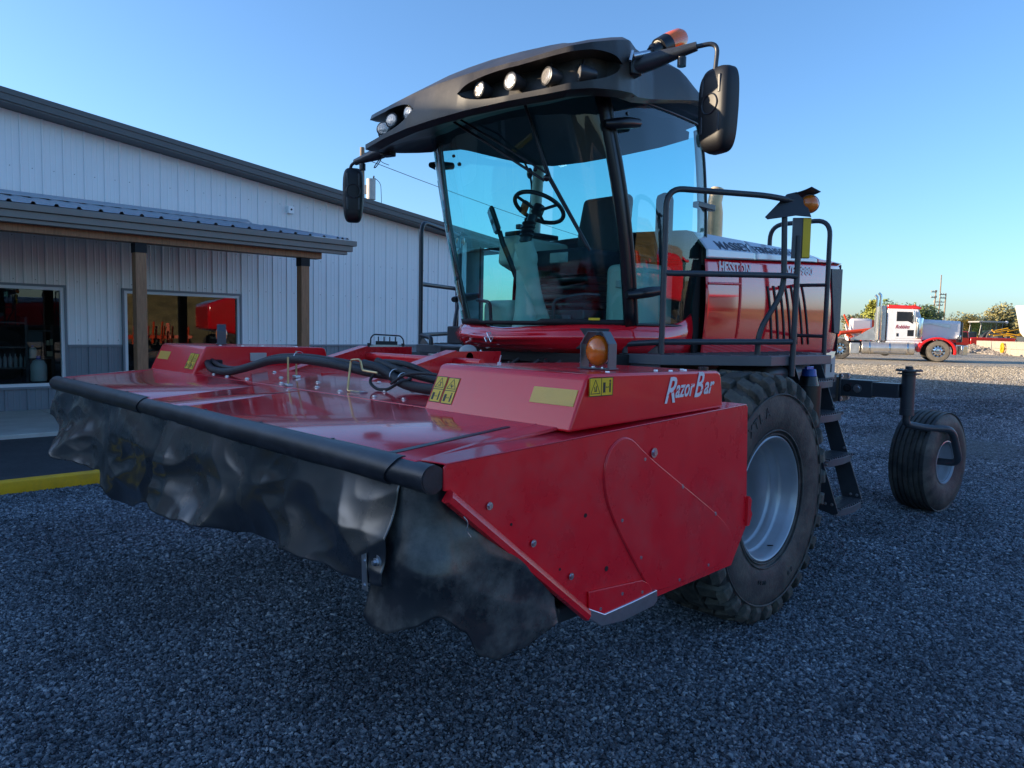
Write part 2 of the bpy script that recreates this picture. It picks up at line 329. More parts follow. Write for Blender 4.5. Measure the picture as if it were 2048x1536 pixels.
# ---- pictogram decals
def warn_decal(o, X, Y, w, h, kind, parent, split=None):
    X = Vector(X).normalized(); Y = Vector(Y).normalized(); N = X.cross(Y).normalized(); o = Vector(o)+N*.0015
    def q(pts, mt, nm, lift):
        m = MB(); m.prism([o+X*a+Y*b+N*lift for a, b in pts], N*.0006); return m.build(nm, mt, root_, smooth=False)
    m = MB(); m.prism([o+X*a+Y*b for a, b in ((0, 0), (w, 0), (w, h), (0, h))], N*.0012); root_ = m.build('warning_decal', YEL, parent, smooth=False)
    bd = .0028; m = MB()
    def rect(a, b, c, d):
        m.prism([o+X*x+Y*y+N*.0013 for x, y in ((a, b), (c, b), (c, d), (a, d))], N*.0005)
    def seg(p, r_, t=.0026):
        p = Vector((p[0], p[1])); r_ = Vector((r_[0], r_[1])); d = (r_-p).normalized(); n2 = Vector((-d.y, d.x))*t/2
        m.prism([o+X*a.x+Y*a.y+N*.0013 for a in (p-n2, r_-n2, r_+n2, p+n2)], N*.0005)
    for a in ((0, 0, w, bd), (0, h-bd, w, h), (0, 0, bd, h), (w-bd, 0, w, h)): rect(*a)
    if h > w: cells = ((0, h/2, w, h/2), (0, 0, w, h/2)); rect(0, h/2-bd/2, w, h/2+bd/2)
    else: cells = ((0, 0, w/2, h), (w/2, 0, w/2, h)); rect(w/2-bd/2, 0, w/2+bd/2, h)
    x, y, cw, ch = cells[0]; t1 = (x+cw*.12, y+ch*.15); t2 = (x+cw*.88, y+ch*.15); t3 = (x+cw*.5, y+ch*.88)
    seg(t1, t2); seg(t2, t3); seg(t3, t1)
    if kind == 0: seg((x+cw*.35, y+ch*.3), (x+cw*.6, y+ch*.3), .004); seg((x+cw*.55, y+ch*.3), (x+cw*.48, y+ch*.6), .004); seg((x+cw*.5, y+ch*.5), (x+cw*.62, y+ch*.5), .003)
    elif kind == 1: seg((x+cw*.38, y+ch*.42), (x+cw*.55, y+ch*.25), .005); seg((x+cw*.5, y+ch*.27), (x+cw*.64, y+ch*.4), .004); seg((x+cw*.42, y+ch*.5), (x+cw*.52, y+ch*.4), .003)
    else: seg((x+cw*.4, y+ch*.28), (x+cw*.62, y+ch*.28), .003); seg((x+cw*.42, y+ch*.5), (x+cw*.47, y+ch*.3), .004); seg((x+cw*.58, y+ch*.55), (x+cw*.58, y+ch*.3), .004)
    x, y, cw, ch = cells[1]
    rect(x+cw*.14, y+ch*.18, x+cw*.34, y+ch*.72); seg((x+cw*.40, y+ch*.45), (x+cw*.60, y+ch*.45), .002)
    seg((x+cw*.44, y+ch*.50), (x+cw*.38, y+ch*.45), .002); seg((x+cw*.56, y+ch*.50), (x+cw*.62, y+ch*.45), .002)
    rect(x+cw*.68, y+ch*.18, x+cw*.80, y+ch*.70); m.cyl(o+X*(x+cw*.74)+Y*(y+ch*.79)+N*.0013, o+X*(x+cw*.74)+Y*(y+ch*.79)+N*.0018, min(cw, ch)*.07, n=10)
    m.build('pictogram', BLK_D, root_, smooth=False); return root_
fr = Vector((1.978-1.90, 0, 1.604-1.436)).normalized()           # up along the leaning front face
def onface(y, s): return Vector((1.90, y, 1.436)) + fr*s
for c0, c1, par in ((2.47, 1.64, near), (5.86, 5.03, far)):
    if par is near: ya, yb = 2.455, 2.375
    else: ya, yb = 5.225, 5.145
    warn_decal(onface(ya, .035), (0, -1, 0), fr, .072, .118, 0, par); warn_decal(onface(yb, .033), (0, -1, 0), fr, .072, .118, 1, par)
def yellow_strip(ya, w, par, s0=.085, s1=.148):
    n = Vector((-fr.z, 0, fr.x)); m = MB(); m.prism([onface(ya, s0)+n*.001, onface(ya-w, s0)+n*.001, onface(ya-w, s1)+n*.001, onface(ya, s1)+n*.001], n*.0015)
    m.build('yellow_reflector', YEL_R, par, smooth=False)
yellow_strip(1.875, .215, near); yellow_strip(5.82, .215, far)
warn_decal((1.985, 1.632, 1.548), (1, 0, 0), (0, 0, 1), .135, .068, 2, near)
textmesh('lettering', 'R', .150, (2.47, 1.637, 1.497), (1, 0, .02), (0, 0, 1), WHT_D, near, shear=.42, width=.085, bold=.0015, depth=.0008)
textmesh('lettering', 'azor', .105, (2.545, 1.637, 1.517), (1, 0, .02), (0, 0, 1), WHT_D, near, shear=.42, width=.145, bold=.0015, depth=.0008)
textmesh('lettering', 'B', .150, (2.69, 1.637, 1.512), (1, 0, .02), (0, 0, 1), WHT_D, near, shear=.42, width=.075, bold=.0015, depth=.0008)
textmesh('lettering', 'ar', .105, (2.765, 1.637, 1.522), (1, 0, .02), (0, 0, 1), WHT_D, near, shear=.42, width=.085, bold=.0015, depth=.0008)
for k in range(5):
    m = MB(); m.prism([(2.49+k*.075, 1.6352, 1.528+.013*(k % 3)), (2.53+k*.075, 1.6352, 1.540+.013*(k % 3)), (2.53+k*.075, 1.6352, 1.543+.013*(k % 3)), (2.49+k*.075, 1.6352, 1.530+.013*(k % 3))], (0, -.0006, 0))
    m.build('lettering_slash', RED, near, smooth=False)
# black anti-slip strip on deck, near
m = MB(); m.prism([(1.30, 1.835, dz(1.30)+.001), (1.30, 1.865, dz(1.30)+.001), (1.80, 1.862, dz(1.80)+.001), (1.81, 1.85, dz(1.81)+.001), (1.80, 1.838, dz(1.80)+.001)], (0, 0, .0015)); m.build('black_strip', CHAR, hdr, smooth=False)
# ---- amber marker lamps in octagonal guards on the covers
def marker(cx, cy, z0, yaw, parent):
    M_ = rot('Z', yaw); c = Vector((cx, cy, z0))
    oc = [(-.068, .0), (-.068, .105), (-.036, .155), (.036, .155), (.068, .105), (.068, 0)]; m = MB(); t = .005
    outer = [Vector((0, a, b)) for a, b in oc]; inner = [Vector((0, a*(1-t/.068), b if i in (0, 5) else b-t)) for i, (a, b) in enumerate(oc)]
    for i in range(5):
        q = [outer[i], outer[i+1], inner[i+1], inner[i]]; m.prism([c+M_ @ (p+Vector((-.032, 0, 0))) for p in q], M_ @ Vector((.064, 0, 0)))
    m.prism([c+M_ @ Vector(p) for p in ((-.04, -.075, .001), (.04, -.075, .001), (.04, .075, .001), (-.04, .075, .001))], (0, 0, .004))
    g = m.build('lamp_guard', CHAR_L, parent, smooth=False, bevel=.0012)
    m = MB()
    for s in (-1, 1):
        m.lathe([(0, s*.042), (.018, s*.040), (.036, s*.032), (.050, s*.018), (.054, s*.008), (.054, 0)], c+Vector((0, 0, .076)), 'X', 32, M=M_)
    for i in range(0, len(m.v)): 
        v = Vector(m.v[i]); v.z = z0+.076+(v.z-z0-.076)*1.18; m.v[i] = tuple(v)
    m.build('amber_lens', AMBER, g, fix=False)
    for s in (-1, 1): bolt('bolt', c+M_ @ Vector((0.012*s, s*.03, .005)), (0, 0, 1), .008, STEEL, g)
marker(2.335, 1.875, 1.626, radians(8), near)
marker(2.335, 5.60, 1.626, radians(-22), far)
for x, y in ((2.2, 1.72), (2.55, 1.74), (2.6, 1.70), (2.74, 1.72), (2.78, 1.76), (2.2, 5.3), (2.5, 5.25), (2.3, 5.15), (2.7, 5.1)):
    bolt('bolt', (x, y, 1.625-(x-2.02)*.012), (0, 0, 1), .010, STEEL, near if y < 3 else far)
m = MB(); m.cyl((2.86, 1.70, 1.61), (2.86, 1.70, 1.632), .022, n=16); m.build('rubber_plug', BLACKP, near)
m = MB(); m.cyl((2.18, 2.30, 1.62), (2.18, 2.30, 1.638), .009, n=10); m.cyl((2.18, 2.30, 1.638), (2.175, 2.285, 1.668), .0025, n=6); m.build('cable_tie', WHT_D, near)
m = MB(); m.box(2.3, 2.42, 5.012, 5.03, 1.52, 1.58); m.build('grey_module', LGREY, far, bevel=.004)
m = MB(); m.box(1.99, 2.09, 4.99, 5.035, 1.475, 1.535); m.build('hose_grommet', BLACKM, far, bevel=.008)
# ---- rounded black cover along the front edge, in overlapping lengths
def halfr(t): return t
def edge_len(y0, y1, r, c0=0.0, c1=0.0):
    m = MB(); n = 22; prof = []
    cx, cz = 1.290, 1.345
    for i in range(n+1):
        a = radians(80) + radians(205)*i/n; prof.append((cx+cos(a)*r*1.05, cz+sin(a)*r))
    inner = [(cx+(x-cx)*(1-.007/r), cz+(z-cz)*(1-.007/r)) for x, z in reversed(prof)]
    L = prof+inner; nn = len(L)
    ys = [y0 + (y1-y0)*k/14 for k in range(15)]; vs = []
    for k, y in enumerate(ys):
        for x, z in L:
            w0 = c0*max(0, min(1, (cz+.01-z)/.05+.5))*(1-k/14)**6; w1 = c1*max(0, min(1, (cz+.01-z)/.05+.5))*(k/14)**6
            vs.append((x+.002*noise.noise((y*3, z*20, r*10)), y+w0+w1, z+.0025*noise.noise((y*2.2, 1.1, 3))))
    fs = [(k*nn+i, k*nn+(i+1) % nn, (k+1)*nn+(i+1) % nn, (k+1)*nn+i) for k in range(14) for i in range(nn)]
    fs += [tuple(range(nn)), tuple(range(15*nn-1, 14*nn-1, -1))]; m.add(vs, fs)
    return m.build('edge_cover', TUBE_M, hdr, bevel=.0)
edge_len(1.628, 1.83, .0435); edge_len(1.775, 3.52, .049, .035, 0); edge_len(3.47, 4.10, .044); edge_len(4.03, 5.90, .049, .035, 0)
m = MB(); m.lathe([(.040, 0), (.0475, -.004), (.0475, .008), (.040, .004)], (1.290, 3.53, 1.345), 'Y', 40); m.build('cover_lip', TUBE_M, hdr)
m = MB(); m.cyl((1.290, 1.626, 1.345), (1.290, 1.634, 1.345), .041, n=24); m.build('end_cap', TUBE_M, hdr)
m = MB(); m.cyl((1.290, 5.895, 1.345), (1.290, 5.902, 1.345), .046, n=24); m.build('end_cap', TUBE_M, hdr)
for y in (2.2, 2.75, 3.3, 4.4, 5.0, 5.5): bolt('bolt', (1.30, y, dz(1.3)+.001), (0, 0, 1), .006, CHAR, hdr)
# ---- curtain: crumpled vinyl sheets with scalloped lower edges
def lerp_tab(tab, s):
    for (a, b), (c, d) in zip(tab, tab[1:]):
        if a <= s <= c:
            t = (s-a)/(c-a); t = t*t*(3-2*t); return b+(d-b)*t
    return tab[0][1] if s < tab[0][0] else tab[-1][1]
def wr(s, v, amp, seed):
    n1 = noise.noise(Vector((s*1.7+seed, v*1.5-s*.5, seed*3.1)))
    p = Vector((s*1.5+seed*7, v*1.25-s*.4, 2.7+seed)); r1 = abs(noise.noise(p)); r2 = abs(noise.noise(p*2.3+Vector((5, 1, 2)))); r3 = noise.noise(p*5.2)
    return amp*(n1*1.2 + (.38-r1)*1.7 + (.3-r2)*.55 + (.2-abs(noise.noise(p*4.1)))*.10)
def curtain(path, tab, nu, nv, top, seed, amp, name='curtain_sheet', flare=.085, mt=None):
    # path(s)-> (x,y,nx,ny) ; tab: (s, bottom z)
    s0, s1 = tab[0][0], tab[-1][0]
    def fn(u, v):
        s = s0+(s1-s0)*u; x, y, nx, ny = path(s); zb = lerp_tab(tab, s); zt = top(s); g = v**1.25
        d = wr(s, (1.345-(zt+(zb-zt)*v))*2.2, amp, seed)*min(1, (1.345-(zt+(zb-zt)*v))*5+.05)
        d += flare*v**1.6*(.55+.9*noise.noise((s*1.3, seed, 2.0)))
        z = zt+(zb-zt)*v + .012*noise.noise((s*9, v*3, seed))*v
        return (x+nx*d, y+ny*d, z)
    m = MB(); m.grid(fn, nu, nv)
    return m.build(name, mt or VINYL, hdr, solid=.003, angle=80)
def front_path(s): return (1.272, s, -1, 0)
# s = Y on the front run
curtain(front_path, [(3.60, .90), (3.72, .885), (3.95, .85), (4.2, .79), (4.42, .78), (4.56, .84), (4.62, .93), (4.75, .915), (5.0, .93), (5.2, .925), (5.35, .99), (5.55, 1.02), (5.75, 1.10), (5.86, 1.13)], 210, 56, lambda s: 1.32, 1.3, .050, flare=.12)
curtain(front_path, [(1.76, 1.01), (2.04, 1.0), (2.3, .98), (2.53, .965), (2.9, .945), (3.2, .925), (3.42, .915), (3.56, .905), (3.66, .93)], 210, 56, lambda s: 1.32, 4.2, .050, flare=.13)
# corner sheet: runs along the front then wraps back along the end panel
def corner_path(s):                                # s<0 front (distance from corner), s>0 side
    R = .10
    if s < -R*.8: return (1.268, 1.648+R*.2-s, -1, 0)
    if s < R*.8:
        t = (s+R*.8)/(R*1.6)*pi/2; return (1.268+R-R*cos(t), 1.648+R-R*sin(t), -cos(t), -sin(t))
    return (1.268+R+(s-R*.8), 1.648-.03*min(1, (s-R*.8)/.2), 0, -1)
def corner_top(s): return 1.315 if s < .10 else max(.80, 1.295-(s-.10)*1.02)
curtain(corner_path, [(-.20, .885), (-.17, .86), (-.10, .865), (-.03, .90), (.03, .925), (.10, .87), (.17, .78), (.24, .745), (.34, .752), (.46, .775), (.515, .79)], 110, 46, corner_top, 9.1, .024, flare=.05, mt=VINYL_D)
m = MB(); m.grid(lambda u, v: (1.30+.03*sin(v*4), 5.90+.012*sin(u*5), 1.32-.48*v-.03*u), 6, 12); m.build('side_flap', VINYL, hdr, solid=.004)
for y, z, dx in ((3.70, 1.045, -.045), (1.80, 1.075, -.05)):
    m = MB(); x = 1.262+dx
    m.cyl((x, y, z), (x-.003, y, z), .026, n=24); m.cyl((x-.003, y, z), (x-.006, y, z), .014, n=18); m.cyl((x-.006, y, z), (x-.014, y, z), .008, n=6); m.build('washer', STEEL, hdr, smooth=False)
for y, x in ((3.575, 1.20), (1.835, 1.195)):
    m = MB(); m.prism([(x, y-.016, .985), (x, y+.012, .985), (x, y+.016, 1.09), (x, y-.006, 1.10)], (-.003, 0, 0)); m.build('clip_strip', STEEL, hdr, smooth=False)
    for z in (1.0, 1.075): bolt('bolt', (x-.003, y, z), (-1, 0, 0), .005, STEEL, hdr)
m = MB(); m.tube(fillet([(1.36, 1.575, 1.235), (1.375, 1.570, 1.215), (1.372, 1.575, 1.19), (1.385, 1.57, 1.17)], .01), .002, 6); m.build('wire_hook', STEEL, hdr)
# ---- bolts, hooks, hoses on the deck centre
for x, y in ((1.97, 4.85), (1.96, 4.62), (1.97, 4.35), (2.12, 4.2), (1.98, 3.92), (2.12, 3.75), (2.0, 3.55), (1.98, 3.28), (2.10, 3.05), (1.97, 2.95), (2.0, 2.75), (2.2, 2.95), (2.25, 4.55), (2.3, 3.4)):
    bolt('bolt', (x, y, dz(x)), (0, 0, 1), .011, STEEL, hdr)
for x, y in ((1.93, 3.74), (2.17, 4.10)):
    m = MB(); m.cyl((x, y, dz(x)), (x, y, dz(x)+.165), .006, n=8); m.build('stand_rod', GOLDZ, hdr)
    m = MB(); m.box(x-.018, x+.018, y-.022, y+.022, dz(x), dz(x)+.016); m.build('rod_nut', STEEL, hdr, bevel=.003)
m = MB(); m.tube(fillet([(2.0, 3.13, 1.452), (2.0, 3.24, 1.452), (2.02, 3.24, 1.61), (2.03, 3.17, 1.615), (2.04, 3.165, 1.56), (2.06, 3.06, 1.552)], .015), .006, 8); m.build('hose_hook', GOLDZ, hdr)
m = MB(); m.box(1.985, 2.03, 3.10, 3.19, 1.446, 1.455); m.build('hook_foot', STEEL, hdr)
HOSE = mat('hydraulic_hose', (0.018, 0.02, 0.024), 0.5, bump=.5, bscale=220)
def hose(pts, r, rr=.06, mt=None, par=hdr, nm='hydraulic_hose'):
    m = MB(); m.tube(fillet(pts, rr, 5), r, 10); return m.build(nm, mt or HOSE, par, angle=80)
hose([(2.0, 5.03, 1.515), (1.98, 4.93, 1.475), (1.99, 4.7, 1.462), (2.0, 4.44, 1.505), (2.02, 4.1, 1.575), (2.04, 3.79, 1.59), (2.07, 3.46, 1.575), (2.12, 3.2, 1.54), (2.2, 3.05, 1.53)], .024, .12)
hose([(2.03, 5.03, 1.53), (2.02, 4.88, 1.50), (2.02, 4.66, 1.487), (2.03, 4.42, 1.53), (2.05, 4.12, 1.597), (2.07, 3.79, 1.61), (2.1, 3.4, 1.59), (2.15, 3.15, 1.56)], .015, .12)
for i, pts in enumerate([[(2.12, 3.28, 1.585), (2.15, 3.12, 1.56), (2.15, 3.0, 1.505), (2.15, 2.85, 1.488), (2.15, 2.70, 1.490), (2.12, 2.46, 1.50)], [(2.18, 3.24, 1.60), (2.19, 3.08, 1.565), (2.2, 2.88, 1.54), (2.2, 2.65, 1.52), (2.15, 2.46, 1.515)],
        [(2.2, 3.20, 1.60), (2.2, 3.02, 1.60), (2.25, 2.86, 1.55), (2.2, 2.7, 1.50), (2.15, 2.46, 1.49)]]):
    hose(pts, (.026, .022, .015)[i], .1)
hose([(2.12, 3.16, 1.55), (2.10, 3.20, 1.50), (2.10, 3.13, 1.462), (2.10, 3.02, 1.470), (2.12, 2.98, 1.50), (2.15, 2.9, 1.53)], .008, .05)
hose([(2.1, 3.0, 1.50), (2.12, 2.92, 1.55), (2.14, 2.8, 1.565), (2.15, 2.65, 1.56), (2.15, 2.46, 1.53)], .007, .08)
for y, z in ((3.86, 1.598), (3.05, 1.535), (2.98, 1.52)):
    m = MB(); m.lathe([(.034, -.004), (.036, 0), (.034, .004)], (2.06 if y > 3.5 else 2.16, y, z), 'Y', 20); m.build('cable_tie', WHT_D if y < 3.5 else STEEL, hdr)
# lift frame: gusset plates either side of the centre, with the carrier tube
for y in (3.55, 4.55):
    m = MB(); m.prism([(2.28, y, 1.455), (2.95, y, 1.635), (3.38, y, 1.635), (3.38, y, 1.30), (2.28, y, 1.40)], (0, .016, 0)); g = m.build('gusset_plate', RED_D, hdr, bevel=.003)
    m = MB(); m.prism([(2.28, y-.045, 1.456), (2.95, y-.045, 1.636), (2.95, y+.06, 1.636), (2.28, y+.06, 1.456)], (0, 0, .008)); m.build('gusset_flange', RED_D, g, bevel=.002)
m = MB(); m.cyl((2.98, 3.3, 1.57), (2.98, 4.8, 1.57), .028, n=16); m.build('carrier_tube', RED_D, hdr)
for y in (3.35, 4.1): m = MB(); m.box(2.35, 2.9, y, y+.02, 1.44, 1.485); m.build('deck_rib', RED_D, hdr)
# ================================================================== WINDROWER (tractor unit)
wd = thing('windrower', 'big red and charcoal self-propelled windrower with glass cab, parked facing left on the gravel', 'windrower', (4.6, YC, 0))
# ---- drive tyres
TR, TW, TX = .775, .60, 4.27
def drive_wheel(yo, sgn, par):            # yo outer face Y, sgn -1: outer side faces -Y
    W2 = TW/2; cy = yo - sgn*W2; c = (TX, cy, TR-.012)
    R = TR; prof = [(.375, -.235), (.40, -.255), (.46, -.288), (.54, -.300), (.62, -.298), (.69, -.285), (.725, -.262), (.742, -.20), (.75, 0), (.742, .20), (.725, .262), (.69, .285), (.62, .298), (.54, .300), (.46, .288), (.40, .255), (.375, .235)]
    m = MB(); m.lathe(prof, c, 'Y', 96); t = m.build('tyre', RUB, par, angle=60)
    m = MB(); N = 30; C = Vector(c)
    def blk(th, wth, y0, y1, skew, drop0=0.0, drop1=0.0, r1=.785):
        vs = []
        for (yy, drp) in ((y0, drop0), (y1, drop1)):
            for (a, rr) in ((-wth/2, -.03), (wth/2, -.03), (wth/2*.86, 0), (-wth/2*.86, 0)):
                ang = th + a/R + skew*(yy-y0); r = (r1-drp) + rr - (0.012 if rr < 0 else 0)
                vs.append(C+Vector((r*cos(ang), yy, r*sin(ang))))
        m.add(vs, [(0, 1, 2, 3), (7, 6, 5, 4), (0, 4, 5, 1), (1, 5, 6, 2), (2, 6, 7, 3), (3, 7, 4, 0)])
    for i in range(N):
        th = 2*pi*i/N
        for s in (-1, 1):
            o_ = th + (pi/N if s > 0 else 0)
            blk(o_, .098, s*.155, s*.285, s*.5, 0, .045)
            # shoulder lug running down the side wall
            vs = []
            for (r0, yy) in ((.775, .262), (.742, .302), (.690, .312), (.662, .300)):
                for a in (-.044, .044):
                    ang = o_ + .065 + a*(1.0 if r0 > .7 else .75)/R; vs.append(C+Vector((r0*cos(ang), s*yy, r0*sin(ang))))
            for (r0, yy) in ((.72, .24), (.70, .27), (.68, .27), (.655, .27)):
                for a in (-.048, .048):
                    ang = o_ + .065 + a/R; vs.append(C+Vector((r0*cos(ang), s*yy, r0*sin(ang))))
            m.add(vs, [(0, 1, 3, 2), (2, 3, 5, 4), (4, 5, 7, 6), (0, 2, 10, 8), (2, 4, 12, 10), (4, 6, 14, 12), (1, 9, 11, 3), (3, 11, 13, 5), (5, 13, 15, 7), (6, 7, 15, 14), (0, 8, 9, 1)])
        if i % 2 == 0:
            blk(th+.05, .17, -.135, -.012, .6); blk(th+.05+2*pi/N, .17, .012, .135, -.6)
        else:
            blk(th+.05, .08, -.13, -.02, -.5); blk(th+.05+2*pi/N, .08, .02, .13, .5)
    m.build('tread_lug', RUB_SOIL, t, smooth=False, bevel=.004, seg=1)
    # moulded rings and raised lettering on the side wall
    so = sgn; m = MB()
    for r, yy in ((.655, .302), (.43, .280), (.405, .268)): m.lathe([(r-.006, yy*so-.002*so), (r-.003, yy*so+.004*so), (r+.003, yy*so+.004*so), (r+.006, yy*so-.002*so)], c, 'Y', 90)
    m.build('sidewall_ring', RUB, t, angle=80)
    # rim
    pr = [(.372, .238), (.392, .250), (.394, .262), (.386, .268), (.376, .262), (.370, .235), (.362, .222), (.360, .170), (.352, .160), (.344, .156), (.340, .150), (.330, .110), (.327, .100), (.318, .096), (.312, .088), (.306, .0), (.304, -.055), (.292, -.060), (.286, -.068), (.280, -.12), (.262, -.128), (.25, -.132), (.0, -.132)]
    pr = [(r, y*so) for r, y in pr]
    m = MB(); m.lathe(pr, c, 'Y', 72); rm = m.build('rim', RIM, par, angle=50)
    pr = [(.392, -.250), (.366, -.235), (.345, -.14), (.32, -.08), (.315, .02)]
    m = MB(); m.lathe([(r, y*so) for r, y in pr], c, 'Y', 60); m.build('inner_rim', RIM, rm, angle=50)
    m = MB(); y0 = -.132*so; m.lathe([(.15, y0), (.15, y0+.05*so), (.12, y0+.075*so), (.10, y0+.12*so), (.0, y0+.125*so)], c, 'Y', 40); m.build('hub', CHAR_L, rm, angle=40)
    for k in range(10):
        a = 2*pi*k/10+.2; p = C+Vector((.205*cos(a), y0, .205*sin(a))); bolt('lug_nut', p, (0, so, 0), .014, STEEL, rm, h=.03)
    m = MB(); a = -1.2; p = C+Vector((.36*cos(a), .20*so, .36*sin(a))); m.cyl(p, p+Vector((-.012, .04*so, .01)), .004, n=8); m.build('valve_stem', BLACKP, rm)
    return t
tn = drive_wheel(2.0, -1, wd); drive_wheel(6.05, 1, wd)
SWL = mat('sidewall_lettering', (0.05, 0.05, 0.05), 0.7)
def side_text(txt, r, a0, size):
    C = Vector((TX, 2.0-.0005, TR-.012))
    for i, ch in enumerate(txt):
        a = a0 - i*size*.82/r; X = Vector((sin(a), 0, -cos(a))); Yv = Vector((cos(a), 0, sin(a)))
        textmesh('sidewall_letter', ch, size, C+Yv*(r)+X*(-size*.3), X, Yv, SWL, tn, bold=.001, depth=.003)
side_text('XTLA', .545, radians(128), .085); side_text('60', .545, radians(-62), .05); side_text('0/65', .5, radians(-100), .035)
# ---- rear casters
cr = MB()
def caster(px, py, wx, wy, yaw, par):
    M_ = rot('Z', yaw); c = Vector((wx, wy, .515)); m = MB()
    prof = [(.20, -.15), (.23, -.165), (.30, -.195), (.38, -.20), (.45, -.188), (.495, -.155)]
    for k in range(7):
        y = -.15+k*.05; prof += [(.522-abs(y)*.09, y-.016), (.522-abs(y)*.09, y+.016)]
        if k < 6: prof += [(.505-abs(y+.025)*.09, y+.019), (.505-abs(y+.025)*.09, y+.031)]
    prof += [(.495, .155), (.45, .188), (.38, .20), (.30, .195), (.23, .165), (.20, .15)]
    m.lathe(prof, c, 'Y', 72, M=M_); t = m.build('caster_tyre', RUB, par, angle=32)
    for s in (-1, 1):
        m = MB(); pr = [(.205, s*.150), (.222, s*.160), (.224, s*.170), (.214, s*.172), (.202, s*.150), (.190, s*.12), (.188, s*.08), (.170, s*.06), (.165, s*.02), (.10, s*.015), (0, s*.015)]
        m.lathe(pr, c, 'Y', 48, M=M_); r = m.build('caster_rim', RIM, par, angle=50)
        m = MB(); m.cyl(c+M_ @ Vector((0, s*.01, 0)), c+M_ @ Vector((0, s*.09, 0)), .045, n=20); m.build('caster_hub', RIM, r)
    s = -1 if py < YC else 1; h = c+M_ @ Vector((0, s*.06, 0)); e = c+M_ @ Vector((.02, s*.29, 0)); m = MB()
    up = Vector((px, py, 1.03)); k1 = Vector((px, py, .93)); k2 = c+M_ @ Vector((-.10, s*.25, .36)); 
    m.tube(fillet([up, k1, k1+(k2-k1)*.45+Vector((0, 0, -.02)), k2, e+Vector((0, 0, .005)), h], .10, 8), .036, 14); m.build('caster_fork', CHAR, par, angle=80)
    m = MB(); m.cyl((px, py, 1.02), (px, py, 1.45), .062, n=24); m.cyl((px, py, 1.02), (px, py, 1.08), .066, n=24); pv = m.build('caster_pivot', CHAR, par)
    m = MB(); m.cyl((px, py, 1.45), (px, py, 1.465), .12, n=28); m.cyl((px, py, 1.42), (px, py, 1.432), .10, n=28); m.cyl((px, py, 1.465), (px, py, 1.50), .035, n=16); m.build('pivot_flange', CHAR, pv)
    for k in range(6):
        a = k*pi/3; bolt('bolt', (px+.1*cos(a), py+.1*sin(a), 1.465), (0, 0, 1), .012, CHAR_L, pv)
    return t
caster(7.72, 2.33, 8.32, 2.28, radians(-7), wd); caster(7.72, 5.17, 8.1, 5.2, radians(4), wd)
for s in (-1, 1):
    y0 = YC+s*.80; y1 = YC+s*1.36
    m = MB(); m.box(7.64, 7.80, min(y0, y1), max(y0, y1), 1.185, 1.325); m.build('axle_beam', CHAR, wd, bevel=.006)
    ya = YC+s*.80; yb = YC+s*1.12; m = MB(); m.box(7.625, 7.815, min(ya, yb), max(ya, yb), 1.17, 1.34); b_ = m.build('beam_sleeve', CHAR, wd, bevel=.006)
    for k, mt in ((.98, STEEL), (.88, BLACKM)): bolt('bolt', (7.625, YC+s*k, 1.255), (-1, 0, 0), .028, mt, b_)
    m = MB(); m.box(7.60, 7.84, min(ya, ya+s*.02), max(ya, ya+s*.02), 1.11, 1.40); m.box(7.5, 7.86, YC+s*.70-.06, YC+s*.70+.06, 1.10, 1.36); m.build('mount_flange', CHAR, wd, bevel=.004)
    for z in (1.14, 1.37):
        for x in (7.63, 7.81): bolt('bolt', (x, ya+s*.02, z), (0, s, 0), .016, STEEL, wd)
# ---- chassis
m = MB(); m.box(4.0, 7.5, 3.05, 3.25, 1.15, 1.45); m.box(4.0, 7.5, 4.25, 4.45, 1.15, 1.45); m.box(7.3, 7.55, 2.95, 4.55, 1.15, 1.40); m.box(4.15, 4.4, 2.7, 4.8, .66, .9)
m.box(3.75, 4.1, 2.95, 4.55, 1.25, 1.56); m.build('chassis', CHAR, wd, bevel=.01)
m = MB(); m.box(4.75, 7.0, 3.3, 4.2, 1.1, 1.62); m.build('engine_block', BLACKM, wd, bevel=.03)
m = MB(); m.box(6.98, 7.42, 2.92, 4.6, 1.36, 1.58); m.build('counterweight', LGREY, wd, bevel=.012)
m = MB(); m.box(7.1, 7.13, 2.915, 2.92, 1.43, 1.47); m.box(7.3, 7.32, 2.915, 2.92, 1.42, 1.50); m.build('weight_slot', BLACKM, wd)
for y in (2.95, 4.4):
    m = MB(); m.prism([(4.1, y, 1.35), (3.0, y, 1.22), (2.9, y, 1.12), (3.0, y, 1.05), (4.1, y, 1.1)], (0, .12, 0)); m.build('lift_arm', CHAR, wd, bevel=.01)
# valves and hoses under the cab nose
VAL = mat('valve_block', (0.10, 0.10, 0.11), .45, metal=.4)
random.seed(3)
m = MB()
for k in range(22):
    y = 2.9+k*.083+random.uniform(-.02, .02); x = 3.62+random.uniform(0, .15); z = 1.50+random.uniform(0, .09)
    m.cyl((x, y, z), (x+random.uniform(-.05, .05), y+random.uniform(-.05, .05), z+random.uniform(.02, .05)), random.uniform(.008, .018), n=8)
m.build('hose_fittings', STEEL, wd, kind='stuff')
for k in range(8):
    y = 3.0+k*.2; hose([(3.6, y, 1.58), (3.55, y+.05, 1.53), (3.62, y+.15, 1.47), (3.8, y+.1, 1.42)], .012, .04, par=wd)
m = MB(); m.box(3.7, 4.0, 2.9, 4.6, 1.56, 1.63); m.build('cab_mount', BLACKM, wd)
m = MB(); m.ball((3.18, 3.66, 1.635), .055, 1.25, .8, .75); m.cyl((3.1, 3.78, 1.60), (3.1, 3.55, 1.60), .03, n=12); m.box(3.02, 3.2, 3.7, 3.82, 1.585, 1.605); m.build('float_cylinder_head', LGREY, wd)
